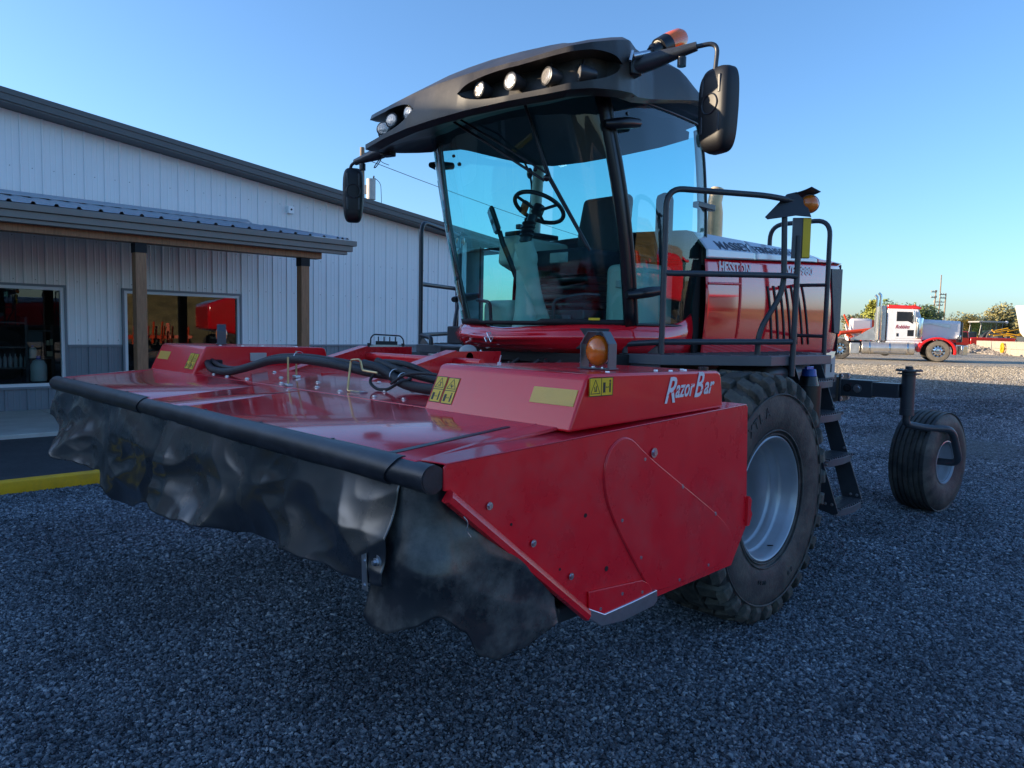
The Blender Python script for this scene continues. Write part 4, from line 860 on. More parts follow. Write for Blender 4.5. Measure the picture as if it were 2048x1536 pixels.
# far side has a mudguard curve behind the cab glass
# ladder
for s in (-1, 1):
    F = (lambda x, y, z: Vector((x, y, z))) if s < 0 else (lambda x, y, z: Vector((x, 2*YC-y, z)))
    for x in (5.56, 6.06):
        m = MB(); m.prism([F(x, 2.52, 1.60), F(x, 2.62, 1.60), F(x, 2.27, .45), F(x, 2.15, .42), F(x, 2.11, .44)], (.008, 0, 0)); sg = m.build('ladder_stringer', CHAR, wd, bevel=.002)
        for z, y in ((.50, 2.16), (.50, 2.21), (.87, 2.28), (1.2, 2.38), (.80, 2.22)): bolt('bolt', F(x+.0, y, z), (-1, 0, 0), .008, STEEL, sg)
    for z, y in ((.465, 2.19), (.83, 2.29), (1.16, 2.38), (1.42, 2.46)):
        m = MB(); pts = [F(5.568, y-.06, z), F(5.62, y-.085, z), F(5.81, y-.10, z), F(6.0, y-.085, z), F(6.056, y-.06, z), F(6.056, y-.052, z), F(5.99, y-.078, z), F(5.81, y-.092, z), F(5.62, y-.078, z), F(5.568, y-.052, z)]
        m.prism(pts, (0, 0, -.055)); st = m.build('ladder_step', CHAR_L, wd, bevel=.002)
        m = MB(); m.box(*sorted((5.568, 6.056)), *sorted((F(0, y-.085, 0).y, F(0, y+.10, 0).y)), z-.012, z-.008)
        for k in range(11): 
            x = 5.60+k*.043; q0 = F(x, y-.085, z-.006); q1 = F(x+.012, y+.10, z-.006); m.box(x, x+.016, min(q0.y, q1.y), max(q0.y, q1.y), z-.010, z+.010)
        m.build('step_grating', CHAR_L, st, smooth=False)
# filler neck with blue cap, tank hump
m = MB(); m.cyl((5.50, 2.36, .55), (5.50, 2.36, 1.40), .095, n=24); m.cyl((5.5, 2.36, 1.40), (5.5, 2.36, 1.47), .075, .06, n=24); m.build('fluid_tank', BLACKP, wd)
m = MB(); m.cyl((5.50, 2.36, 1.47), (5.50, 2.36, 1.525), .058, .05, n=12); m.box(5.44, 5.56, 2.35, 2.37, 1.52, 1.545); m.build('blue_cap', BLUEC, wd, bevel=.004)
m = MB(); m.box(5.2, 5.9, 2.55, 3.0, 1.05, 1.53); m.build('fuel_tank', CHAR_L, wd, bevel=.05, seg=3)
# ---- hood: silver shoulder, red flank with recessed louvres
HS = .98                                          # half width
def hx(pts, s): return [(x, YC+s*(h), z) for x, h, z in pts]
zb = lambda x: 2.31+(x-4.62)*.062                  # lower edge of silver
zt = lambda x: 2.52+(x-4.62)*.006 if x < 6.4 else 2.53-(x-6.4)*.10
for s in (-1, 1):
    # flank: grid with slightly convex shape; louvre slots are separate dark recesses
    def flank(u, v):
        x = 4.64+(7.16-4.64)*u; z = 1.62+(zb(x)-1.62)*v; h = HS-.02+.030*sin(pi*v*.9)-.05*max(0, (u-.8)/.2)**2
        return (x+.02*v*(u > .98), YC+s*h, z)
    m = MB(); m.grid(flank, 60, 24); fl = m.build('hood_side', RED_HOOD, wd, solid=.004, angle=50)
    for x0, x1 in ((4.66, 5.12),):                  # access door outline
        for q in (((x0, 1.72), (x1, 1.74)), ((x1, 1.70), (x1+.02, 2.33)), ((x0, 2.14), (x1+.01, 2.16))):
            m = MB(); vs = []
            for k in range(13):
                x = q[0][0]+(q[1][0]-q[0][0])*k/12; z = q[0][1]+(q[1][1]-q[0][1])*k/12; u = (x-4.64)/2.52; v = (z-1.62)/(zb(x)-1.62); p = flank(u, v); vs.append((p[0], p[1]+s*.003, p[2]))
            m.tube(vs, .011, 6); m.build('panel_rib', RED_D, fl, angle=80)
    lv = [(5.55, 2.17, 5.70, 1.70), (5.665, 2.18, 5.80, 1.70), (5.86, 2.19, 6.00, 1.70), (5.975, 2.2, 6.10, 1.70), (6.085, 2.21, 6.22, 1.70), (6.185, 2.22, 6.32, 1.70)]
    lv = [(5.55+.105*k, 2.17+.007*k, 5.70+.118*k, 1.70) for k in range(7)]
    for a, za, b, zb_ in lv:
        m = MB(); vs = []
        for w_ in (0, .032):
            for k in range(9):
                x = a+(b-a)*k/8+w_; z = za+(zb_-za)*k/8; u = (x-4.64)/2.52; v = (z-1.62)/(zb(x)-1.62); p = flank(u, v); vs.append((p[0], p[1]+s*.006, p[2]))
        m.add(vs, [(k, k+1, 10+k, 9+k) for k in range(8)]); m.build('louvre_slot', BLACKM, fl, solid=.004)
    def shoulder(x0, x1, mt, nm):
        def fn(u, v):
            x = x0+(x1-x0)*u; prof = [(HS+.012, 0), (HS+.010, .30), (HS-.10, .92), (HS-.16, 1.0), (HS-.60, 1.10), (HS-HS, 1.14)]
            i = min(int(v*5), 4); f_ = v*5-i; h = prof[i][0]+(prof[i+1][0]-prof[i][0])*f_; w = prof[i][1]+(prof[i+1][1]-prof[i][1])*f_
            h -= .05*max(0, (x-6.66)/.5)**2
            return (x, YC+s*h, zb(x)+.004+(zt(x)-zb(x))*w)
        m = MB(); m.grid(fn, 20, 20); return m.build(nm, mt, wd, solid=.004, angle=28)
    shoulder(4.62, 5.345, SILVER, 'hood_shoulder'); shoulder(5.35, 6.48, SILVER, 'hood_shoulder'); tl = shoulder(6.486, 7.15, RED_HOOD, 'hood_tail')
    for x in (6.60, 6.76):
        m = MB(); vs = [(x+.10, YC+s*(HS+.018), zb(x)+.01), (x+.19, YC+s*(HS+.018), zb(x)+.01), (x+.09, YC+s*(HS-.085), zb(x)+.85*(zt(x)-zb(x))), (x, YC+s*(HS-.085), zb(x)+.9*(zt(x)-zb(x)))]
        m.prism(vs, (0, s*.002, .001)); m.build('white_stripe', WHT_D, tl, smooth=False)
    m = MB(); m.prism([(4.60, YC+s*.93, 1.60), (4.66, YC+s*.93, 1.60), (4.66, YC+s*.93, 2.40), (4.60, YC+s*.88, 2.50)], (0, s*-.02, 0)); m.build('front_gap_panel', BLACKM, wd)
    m = MB(); m.prism([(6.80, YC+s*(HS+.016), 2.395), (7.175, YC+s*(HS-.030), 2.42), (7.175, YC+s*(HS-.030), 1.80), (6.94, YC+s*(HS+.012), 1.81)], (0, -s*.05, 0)); m.build('side_grille', mat('grille_mesh', (.022, .028, .04), .55, bump=.4, bscale=250) if 'grille_mesh' not in MATS else MATS['grille_mesh'], wd, smooth=False, bevel=.004)
    m = MB(); m.prism([(6.7, YC+s*(HS-.02), 1.615), (7.17, YC+s*(HS-.05), 1.64), (7.12, YC+s*(HS-.05), 1.575), (7.0, YC+s*(HS-.02), 1.56), (6.7, YC+s*(HS-.02), 1.56)], (0, -s*.3, 0)); m.build('hood_skirt', RED_HOOD, wd, bevel=.006)
m = MB(); m.add([(7.17, YC-HS+.045, 1.6), (7.17, YC+HS-.045, 1.6), (7.17, YC+HS-.045, 2.46), (7.17, YC-HS+.045, 2.46)], [(0, 1, 2, 3)]); m.build('rear_screen', MATS['grille_mesh'], wd, solid=.01)
m = MB(); m.box(4.66, 7.1, YC-.9, YC+.9, 1.60, 2.28); m.build('hood_core', BLACKM, wd)
TXT = mat('dark_blue_print', (0.03, 0.04, 0.075), .45)
ys = YC-HS-.0145
def along(x, h0, w=.0): return ys
HT = lambda x: zb(x)+.05
textmesh('lettering', 'MASSEY', .118, (4.81, YC-HS-.002, 2.398), (1, 0, .05), (0, .66, .75), TXT, wd, shear=-.12, width=.50, bold=.0012, depth=.001)
textmesh('lettering', 'FERGUSON', .104, (5.375, YC-HS-.001, 2.424), (1, 0, .05), (0, .74, .68), TXT, wd, shear=-.12, width=.66, bold=.0012, depth=.001)
textmesh('lettering', 'HESSTON', .105, (4.82, YC-HS-.003, 2.236), (1, 0, .02), (0, 0, 1), WHT_D, wd, width=.47, bold=.003, depth=.001)
textmesh('lettering', 'WR9980', .10, (5.83, YC-HS-.004, 2.285), (1, 0, .045), (0, .06, 1), WHT_D, wd, width=.60, bold=.003, depth=.001)
# exhaust and intake stacks
m = MB(); m.tube([(6.42, 3.75, 2.4), (6.42, 3.75, 2.95), (6.40, 3.75, 3.05), (6.44, 3.75, 3.18)], .068, 18, rs=[.075, .072, .068, .068]); m.build('exhaust_stack', TAN_M, wd)
# ================================================================== GROUND
def smooth(a, b, x): t = max(0, min(1, (x-a)/(b-a))); return t*t*(3-2*t)
FWD = Vector((cos(CAM_AZ), sin(CAM_AZ)))
def gz(x, y):
    f_ = x*FWD.x+y*FWD.y; r = x*sin(CAM_AZ)-y*cos(CAM_AZ)
    k = smooth(-8, 6, r)*1.0                     # the yard climbs slightly away to the right of the shop
    t = max(0, min(1, (f_-12)/24)); return .61*t*k
def gravel_material(fine):
    m = bpy.data.materials.new('gravel_ground' if not fine else 'gravel_stone'); m.use_nodes = True
    n = m.node_tree.nodes; l = m.node_tree.links; b = n['Principled BSDF']; b.inputs['Roughness'].default_value = .75; b.inputs['Specular IOR Level'].default_value = .35
    def ramp(src, els):
        r = n.new('ShaderNodeValToRGB'); e = r.color_ramp.elements
        while len(e) < len(els): e.new(.5)
        for x, (p, c) in zip(e, els): x.position = p; x.color = (*c, 1)
        l.new(src, r.inputs[0]); return r.outputs[0]
    stops = [(0, (.042, .050, .062)), (.35, (.115, .135, .16)), (.7, (.205, .235, .275)), (.93, (.31, .34, .38)), (1, (.47, .49, .51))]
    if not fine: stops = [(p, tuple(v*.46 for v in c)) for p, c in stops]  # bare ground darkened to match the shade loose stones throw on each other
    if fine:
        oi = n.new('ShaderNodeObjectInfo'); c = ramp(oi.outputs['Random'], stops)
        tn_ = n.new('ShaderNodeTexNoise'); tn_.inputs['Scale'].default_value = 90; mx = n.new('ShaderNodeMix'); mx.data_type = 'RGBA'; mx.blend_type = 'OVERLAY'; mx.inputs[0].default_value = .5
        tc = n.new('ShaderNodeTexCoord'); l.new(tc.outputs['Object'], tn_.inputs[0]); l.new(c, mx.inputs[6]); l.new(tn_.outputs[0], mx.inputs[7])
        bg_ = n.new('ShaderNodeTexNoise'); bg_.inputs['Scale'].default_value = .55; bg_.inputs['Detail'].default_value = 6; bg_.inputs['Roughness'].default_value = .65; l.new(oi.outputs['Location'], bg_.inputs[0])
        mr_ = n.new('ShaderNodeMapRange'); mr_.inputs[1].default_value = .36; mr_.inputs[2].default_value = .64; mr_.inputs[3].default_value = .62; mr_.inputs[4].default_value = 1.18; l.new(bg_.outputs[0], mr_.inputs[0])
        mm_ = n.new('ShaderNodeMix'); mm_.data_type = 'RGBA'; mm_.blend_type = 'MULTIPLY'; mm_.inputs[0].default_value = 1; l.new(mx.outputs[2], mm_.inputs[6]); l.new(mr_.outputs[0], mm_.inputs[7]); sl = n.new('ShaderNodeSeparateXYZ'); l.new(oi.outputs['Location'], sl.inputs[0]); as_ = n.new('ShaderNodeMath'); as_.operation = 'ADD'; l.new(sl.outputs[0], as_.inputs[0]); l.new(sl.outputs[1], as_.inputs[1])
        ms = n.new('ShaderNodeMapRange'); ms.inputs[1].default_value = 26; ms.inputs[2].default_value = 40; ms.inputs[3].default_value = 0; ms.inputs[4].default_value = .9; l.new(as_.outputs[0], ms.inputs[0])  # far stones turn tan as well, sunlight put into their colour
        tan_ = ramp(oi.outputs['Random'], [(0, (.22, .18, .13)), (.5, (.40, .345, .255)), (1, (.60, .53, .42))]); mt_ = n.new('ShaderNodeMix'); mt_.data_type = 'RGBA'; l.new(ms.outputs[0], mt_.inputs[0]); l.new(mm_.outputs[2], mt_.inputs[6]); l.new(tan_, mt_.inputs[7]); l.new(mt_.outputs[2], b.inputs['Base Color'])
        return m
    tc = n.new('ShaderNodeTexCoord')
    nz = n.new('ShaderNodeTexNoise'); nz.inputs['Scale'].default_value = 25; l.new(tc.outputs['Object'], nz.inputs[0])
    wv = n.new('ShaderNodeMix'); wv.data_type = 'RGBA'; wv.blend_type = 'LINEAR_LIGHT'; wv.inputs[0].default_value = .012; l.new(tc.outputs['Object'], wv.inputs[6]); l.new(nz.outputs['Color'], wv.inputs[7])
    v = n.new('ShaderNodeTexVoronoi'); v.inputs['Scale'].default_value = 42; l.new(wv.outputs[2], v.inputs['Vector'])
    sep = n.new('ShaderNodeSeparateColor'); l.new(v.outputs['Color'], sep.inputs[0]); c = ramp(sep.outputs[0], stops)
    v2 = n.new('ShaderNodeTexVoronoi'); v2.inputs['Scale'].default_value = 110; l.new(wv.outputs[2], v2.inputs['Vector'])
    ad = n.new('ShaderNodeMath'); ad.operation = 'MULTIPLY_ADD'; ad.inputs[1].default_value = .35; l.new(v2.outputs['Distance'], ad.inputs[0]); l.new(v.outputs['Distance'], ad.inputs[2])
    bp = n.new('ShaderNodeBump'); bp.invert = True; bp.inputs['Strength'].default_value = .9; bp.inputs['Distance'].default_value = .022; l.new(ad.outputs[0], bp.inputs['Height'])
    # broad patches: dust, wheel tracks
    big = n.new('ShaderNodeTexNoise'); big.inputs['Scale'].default_value = .35; big.inputs['Detail'].default_value = 5; l.new(tc.outputs['Object'], big.inputs[0])
    mr = n.new('ShaderNodeMapRange'); mr.inputs[1].default_value = .38; mr.inputs[2].default_value = .66; mr.inputs[3].default_value = .72; mr.inputs[4].default_value = 1.2; l.new(big.outputs[0], mr.inputs[0])
    mx = n.new('ShaderNodeMix'); mx.data_type = 'RGBA'; mx.blend_type = 'MULTIPLY'; mx.inputs[0].default_value = 1; l.new(c, mx.inputs[6]); l.new(mr.outputs[0], mx.inputs[7])
    # ground painted tan where the sun lights the far yard
    sp = n.new('ShaderNodeSeparateXYZ'); l.new(tc.outputs['Object'], sp.inputs[0]); a_ = n.new('ShaderNodeMath'); a_.operation = 'ADD'; l.new(sp.outputs[0], a_.inputs[0]); l.new(sp.outputs[1], a_.inputs[1])
    mr2 = n.new('ShaderNodeMapRange'); mr2.inputs[1].default_value = 26; mr2.inputs[2].default_value = 42; mr2.inputs[3].default_value = 0; mr2.inputs[4].default_value = .95; l.new(a_.outputs[0], mr2.inputs[0])
    mr4 = n.new('ShaderNodeMapRange'); mr4.inputs[1].default_value = -3; mr4.inputs[2].default_value = -10; mr4.inputs[3].default_value = 0; mr4.inputs[4].default_value = .95; l.new(sp.outputs[1], mr4.inputs[0])  # unseen ground behind the camera also painted tan to bounce warm light
    mxx = n.new('ShaderNodeMath'); mxx.operation = 'MAXIMUM'; l.new(mr2.outputs[0], mxx.inputs[0]); l.new(mr4.outputs[0], mxx.inputs[1]); mr2 = mxx
    mx3 = n.new('ShaderNodeMix'); mx3.data_type = 'RGBA'; l.new(mr2.outputs[0], mx3.inputs[0]); l.new(mx.outputs[2], mx3.inputs[6])
    cc = ramp(sep.outputs[0], [(0, (.27, .225, .165)), (.5, (.40, .345, .255)), (1, (.52, .46, .36)), ]); l.new(cc, mx3.inputs[7])
    l.new(mx3.outputs[2], b.inputs['Base Color']); l.new(bp.outputs[0], b.inputs['Normal']); return m
GM = gravel_material(False); GS = gravel_material(True)
m = MB(); xs = [-600, -200, -80, -30]+[-15+3*i for i in range(32)]+[100, 160, 300, 700, 1500]; ys_ = [-600, -200, -80]+[-40+3*i for i in range(36)]+[90, 160, 300, 700, 1500]
vs = [(x, y, gz(x, y)) for y in ys_ for x in xs]; nx = len(xs)
m.add(vs, [(j*nx+i, j*nx+i+1, (j+1)*nx+i+1, (j+1)*nx+i) for j in range(len(ys_)-1) for i in range(nx-1)])
m.build('ground', GM, None, fix=False, kind='structure')
# loose stones over the near ground: geometry nodes scatter (one object, nobody could count them)
def scatter(name, poly_fn, density, smin, smax, seed):
    m = MB(); m.grid(poly_fn, 24, 24); o = m.build(name, GS, None, fix=False, kind='stuff')
    g = bpy.data.node_groups.new(name+'_nodes', 'GeometryNodeTree'); g.interface.new_socket('Geometry', in_out='INPUT', socket_type='NodeSocketGeometry'); g.interface.new_socket('Geometry', in_out='OUTPUT', socket_type='NodeSocketGeometry')
    N = g.nodes.new; L = g.links.new; gi = N('NodeGroupInput'); go = N('NodeGroupOutput')
    d = N('GeometryNodeDistributePointsOnFaces'); d.inputs['Density'].default_value = density; d.inputs['Seed'].default_value = seed; L(gi.outputs[0], d.inputs['Mesh'])
    j = N('GeometryNodeJoinGeometry')
    for k in range(4):
        ic = N('GeometryNodeMeshIcoSphere'); ic.inputs['Radius'].default_value = 1; ic.inputs['Subdivisions'].default_value = 2
        sp = N('GeometryNodeSetPosition'); nz = N('ShaderNodeTexNoise'); nz.noise_dimensions = '4D'; nz.inputs['W'].default_value = k*7.3+seed; nz.inputs['Scale'].default_value = .85; nz.inputs['Detail'].default_value = 0
        sb = N('ShaderNodeVectorMath'); sb.operation = 'SUBTRACT'; sb.inputs[1].default_value = (.5, .5, .5); sc = N('ShaderNodeVectorMath'); sc.operation = 'SCALE'; sc.inputs['Scale'].default_value = 2.6
        L(nz.outputs['Color'], sb.inputs[0]); L(sb.outputs[0], sc.inputs[0]); L(ic.outputs[0], sp.inputs['Geometry']); L(sc.outputs[0], sp.inputs['Offset'])
        ti = N('GeometryNodeGeometryToInstance'); sm = N('GeometryNodeSetMaterial'); sm.inputs['Material'].default_value = GS
        L(sp.outputs[0], sm.inputs[0]); L(sm.outputs[0], ti.inputs[0]); L(ti.outputs[0], j.inputs[0])
    ip = N('GeometryNodeInstanceOnPoints'); ip.inputs['Pick Instance'].default_value = True; L(d.outputs['Points'], ip.inputs['Points']); L(j.outputs[0], ip.inputs['Instance'])
    rv = N('FunctionNodeRandomValue'); rv.data_type = 'FLOAT_VECTOR'; rv.inputs[0].default_value = (-.6, -.6, 0); rv.inputs[1].default_value = (.6, .6, 6.28); L(rv.outputs[0], ip.inputs['Rotation'])
    r2 = N('FunctionNodeRandomValue'); r2.data_type = 'FLOAT_VECTOR'; r2.inputs[0].default_value = (smin, smin*.7, smin*.5); r2.inputs[1].default_value = (smax, smax*.8, smax*.55); r2.inputs['Seed'].default_value = 5
    r3 = N('FunctionNodeRandomValue'); r3.data_type = 'FLOAT'; r3.inputs[2].default_value = 0; r3.inputs[3].default_value = 1; r3.inputs['Seed'].default_value = 9
    pw = N('ShaderNodeMath'); pw.operation = 'POWER'; pw.inputs[1].default_value = 3; L(r3.outputs[1], pw.inputs[0]); ma = N('ShaderNodeMath'); ma.operation = 'MULTIPLY_ADD'; ma.inputs[1].default_value = .9; ma.inputs[2].default_value = .62; L(pw.outputs[0], ma.inputs[0])
    vm = N('ShaderNodeVectorMath'); vm.operation = 'SCALE'; L(r2.outputs[0], vm.inputs[0]); L(ma.outputs[0], vm.inputs['Scale']); L(vm.outputs[0], ip.inputs['Scale'])
    j2 = N('GeometryNodeJoinGeometry'); L(ip.outputs[0], j2.inputs[0]); L(j2.outputs[0], go.inputs[0])
    md = o.modifiers.new('scatter', 'NODES'); md.node_group = g; return o
def fan(f0, f1, a0, a1):
    def fn(u, v):
        f_ = f0+(f1-f0)*v; a = a0+(a1-a0)*u; r = f_*tan(a); x = f_*FWD.x+r*sin(CAM_AZ); y = f_*FWD.y-r*cos(CAM_AZ); return (x, y, .003+gz(x, y))
    return fn
scatter('gravel', fan(2.2, 5.2, radians(-42), radians(42)), 8500, .0062, .0125, 1)
scatter('gravel', fan(5.2, 9.2, radians(-42), radians(42)), 4600, .0075, .0145, 2)
scatter('gravel', fan(9.2, 15, radians(-30), radians(42)), 1700, .011, .018, 3)
scatter('gravel', fan(15, 24, radians(8), radians(40)), 700, .012, .021, 4)
scatter('gravel', fan(24, 33, radians(18), radians(40)), 300, .014, .026, 5)
# asphalt pad, walkway, kerb
ASPH = mat('asphalt', (.035, .036, .04), .8, var=.3, vscale=14, bump=.5, bscale=220, dirt=(.10, .10, .105), dirt_amt=.25, dirt_scale=2)
m = MB(); m.prism([(-40, 8.95, .0), (2.36, 8.95, .0), (2.9, 9.5, 0), (2.9, 12.70, .0), (-40, 12.70, .0)], (0, 0, .035)); m.build('asphalt_pad', ASPH, None, kind='structure')
CONC = mat('concrete', (.46, .44, .40), .8, var=.12, vscale=2.5, bump=.15, bscale=90, dirt=(.2, .19, .17), dirt_amt=.3)
for k in range(9):
    m = MB(); m.box(-22+k*4.2+.006, -22+(k+1)*4.2-.006, 12.70, 16.07, -.05, .10); m.build('walkway' if k else 'walkway', CONC, None, kind='structure', bevel=.01)
m = MB(); pth = [(-40, 8.80), (2.30, 8.80), (2.72, 9.08), (2.72, 9.24), (2.26, 8.95), (-40, 8.95)]
m.prism([(x, y, -.05) for x, y in pth], (0, 0, .185)); kb = m.build('kerb', mat('yellow_kerb_paint', (.90, .46, .008), .55, var=.12, vscale=6, dirt=(.3, .2, .06), dirt_amt=.35, dirt_scale=5, bump=.2, bscale=60), None, bevel=.015)
tag(kb, 'low yellow painted concrete kerb edging the asphalt in front of the shop', 'kerb')
GRN = None
# ================================================================== SHOP BUILDING
bw = 16.07
bd = thing('shop_building', 'pale grey metal clad shop with gable roof edge, dark wainscot and two big windows', 'building', (6, bw, 0))
SID = mat('white_metal_siding', (.76, .77, .78), .42, var=.03, vscale=1.5, bump=.004, bscale=2, rvar=.06)
WAI = mat('blue_grey_siding', (.16, .19, .22), .42, var=.04, vscale=2)
TRIM = mat('dark_bronze_trim', (.085, .09, .095), .45, var=.05)
TRIM2 = mat('porch_fascia', (.20, .18, .165), .5, var=.05)
WOOD = mat('porch_timber', (.33, .15, .07), .6, var=.3, vscale=3, stretch=(14, 14, 1.2), bump=.15, bscale=30)
RAKE = lambda x: 5.60-(x-2.74)*.1205
def panel_sheet(x0, w, z0, z1f, y, m_, nm, par, ribs=3, rib=.021):
    pitch = w/ribs; P = []
    for k in range(ribs):
        a = x0+k*pitch; P += [(a, 0), (a+.012, rib), (a+.040, rib), (a+.052, 0), (a+pitch*.40, 0), (a+pitch*.43, .005), (a+pitch*.46, .005), (a+pitch*.49, 0), (a+pitch*.66, 0), (a+pitch*.69, .005), (a+pitch*.72, .005), (a+pitch*.75, 0)]
    P.append((x0+w, 0)); m = MB(); vs = [(x, y-d, z0) for x, d in P]+[(x, y-d, z1f(x)) for x, d in P]; n_ = len(P)
    m.add(vs, [(i, i+1, n_+i+1, n_+i) for i in range(n_-1)]); o = m.build(nm, m_, par, smooth=False, fix=False)
    return o
SCR = MB(); FRB = mat('pale_box', (.88, .88, .9), .4)
WIN = [(1.10, 3.62, .60, 2.42), (4.74, 7.08, .60, 2.42)]
WZ = 1.32
pw_ = 1.05; x = -14.5
def covers(x, w): return [q for q in WIN if x < q[1] and x+w > q[0]]
segs = []
edges = sorted(set([-14.5+k*pw_ for k in range(28)] + [v for q in WIN for v in (q[0]-.07, q[1]+.07)]))
for a, b in zip(edges, edges[1:]):
    if b > 14.46: b = 14.46
    if b-a < .02: continue
    inw = any(a >= q[0]-.08 and b <= q[1]+.08 for q in WIN); nr = max(1, round((b-a)/.35))
    if inw:
        panel_sheet(a, b-a, 2.46, RAKE, bw, SID, 'siding_sheet', bd, nr); panel_sheet(a, b-a, .10, lambda x: .55, bw, WAI, 'wainscot_sheet', bd, nr)
    else:
        panel_sheet(a, b-a, WZ, RAKE, bw, SID, 'siding_sheet', bd, nr); panel_sheet(a, b-a, .10, lambda x: WZ-.02, bw, WAI, 'wainscot_sheet', bd, nr)
    if a < 12:
        for k in range(nr+1):
            for z in (1.42, 2.55, 3.35, 4.6): 
                xx = a+.20+k*.35
                if xx < b and not (inw and z < 2.46) and z < RAKE(xx)-.2: SCR.cyl((xx, bw, z), (xx, bw-.006, z), .008, n=6)
SCR.build('siding_screws', CHAR_L, bd, kind='stuff')
for a, b in ((-14.5, 1.02), (3.70, 4.66), (7.16, 14.46)):
    m = MB(); m.box(a, b, bw-.045, bw-.001, WZ-.03, WZ+.012); m.build('wainscot_trim', WAI, bd)
# body of the shop behind the facade: end wall, back and the roof slopes
m = MB(); y1 = bw+24
m.add([(14.46, bw, .0), (14.46, y1, .0), (14.46, y1, RAKE(14.46)), (14.46, bw, RAKE(14.46))], [(0, 1, 2, 3)]); m.build('end_wall', SID, bd, fix=False)
m = MB(); m.box(14.40, 14.50, bw-.03, bw+.05, .05, RAKE(14.5)); m.build('corner_trim', TRIM, bd)
RX = -7.0; yo = 15.62
RT = lambda x: RAKE(x)+.02
m = MB(); m.prism([(RX, yo, RT(RX)+.20), (15.25, yo, RT(15.25)+.20), (15.25, yo, RT(15.25)+.17), (RX, yo, RT(RX)+.17)], (0, y1-yo+.4, 0)); m.build('roof_sheet', TRIM, bd, smooth=False)
m = MB(); m.prism([(RX, yo, RT(RX)+.20), (RX-21, yo, RT(RX)-2.3), (RX-21, yo, RT(RX)-2.33), (RX, yo, RT(RX)+.17)], (0, y1-yo+.4, 0)); m.build('roof_sheet', TRIM, bd, smooth=False)
m = MB(); m.prism([(RX, yo, RT(RX)+.17), (15.24, yo, RT(15.24)+.17), (15.24, yo, RT(15.24)+.02), (RX, yo, RT(RX)+.02)], (0, .03, 0)); m.build('rake_fascia', TRIM, bd, smooth=False)
m = MB(); m.prism([(RX, yo-.02, RT(RX)+.235), (15.27, yo-.02, RT(15.27)+.235), (15.27, yo-.02, RT(15.27)+.14), (RX, yo-.02, RT(RX)+.14)], (0, .02, 0)); m.build('rake_trim', TRIM, bd, smooth=False)
m = MB(); m.prism([(RX, yo+.03, RT(RX)+.02), (15.2, yo+.03, RT(15.2)+.02), (15.2, yo+.03, RT(15.2)-.01), (RX, yo+.03, RT(RX)-.01)], (0, bw-yo-.03, 0)); m.build('soffit', TRIM, bd, smooth=False)
m = MB(); m.box(15.24, 15.40, yo, y1, RT(15.3)-.02, RT(15.3)+.16); m.build('eave_gutter', TRIM, bd, bevel=.02)
m = MB(); m.box(14.46, 15.25, yo+.1, y1, RT(15.2)-.06, RT(15.2)-.03); m.build('eave_soffit', SID, bd)
m = MB(); m.box(8.26, 8.40, bw-.12, bw-.02, 4.40, 4.57); sb_ = m.build('sensor_box', FRB, bd, bevel=.008)
m = MB(); m.cyl((8.33, bw-.12, 4.49), (8.33, bw-.13, 4.49), .022, n=14); m.build('sensor_eye', BLACKM, sb_)
FR = mat('white_window_frame', (.66, .68, .70), .4)
for i, (x0, x1, z0, z1) in enumerate(WIN):
    m = MB()
    for b_ in ((x0-.07, x1+.07, z1+.005, z1+.05), (x0-.07, x0-.03, z0-.06, z1+.005), (x1+.03, x1+.07, z0-.06, z1+.005), (x0-.07, x1+.07, z0-.10, z0-.06)): m.box(b_[0], b_[1], bw-.06, bw+.0, b_[2], b_[3])
    m.build('window_trim', WAI, bd, smooth=False)
    m = MB()
    for b_ in ((x0-.03, x1+.03, z1-.05, z1+.005), (x0-.03, x0+.03, z0, z1-.05), (x1-.03, x1+.03, z0, z1-.05), (x0-.03, x1+.03, z0-.06, z0)): m.box(b_[0], b_[1], bw-.04, bw+.06, b_[2], b_[3])
    wn = m.build('window', FR, bd, smooth=False, bevel=.004)
    m = MB(); m.add([(x0, bw+.02, z0), (x1, bw+.02, z0), (x1, bw+.02, z1-.05), (x0, bw+.02, z1-.05)], [(0, 1, 2, 3)]); m.build('pane', G_WIN, wn, fix=False)
# shop room behind the glass: dark walls and merchandise
RM = mat('shop_interior', (.03, .028, .03), .8, var=.3, vscale=2)
m = MB(); m.add([(-3, bw+5, .1), (10, bw+5, .1), (10, bw+5, 2.9), (-3, bw+5, 2.9), (-3, bw+.1, .1), (10, bw+.1, .1), (10, bw+.1, 2.9), (-3, bw+.1, 2.9)], [(0, 1, 2, 3), (4, 0, 3, 7), (1, 5, 6, 2), (3, 2, 6, 7), (4, 5, 1, 0)]); m.build('shop_room', RM, bd, fix=False)
SHM = mat('shelf_metal', (.05, .05, .055), .5)
def shelf(x0, x1, y, zs, lab, grp=None):
    t = thing('shelf_unit', lab, 'shelf', ((x0+x1)/2, y, .1)); 
    for xx in (x0, x1-.04):
        m = MB(); m.box(xx, xx+.04, y-.2, y+.2, .1, zs[-1]+.1); m.build('upright', SHM, t)
    for z in zs: m = MB(); m.box(x0+.04, x1-.04, y-.2, y+.2, z-.03, z); m.build('shelf_board', SHM, t)
    return t
shelf(2.62, 3.15, bw+.75, (.45, .88, 1.28, 1.75), 'dark metal shelf of bottles behind the left shop window')
shelf(3.16, 3.62, bw+.95, (.55, 1.05, 1.60), 'narrow dark rack of cartons right of the bottle shelf in the left window')
random.seed(11)
JUG = mat('jug_plastic', (.42, .50, .50), .4); BOT = mat('grey_bottle', (.15, .19, .20), .4)
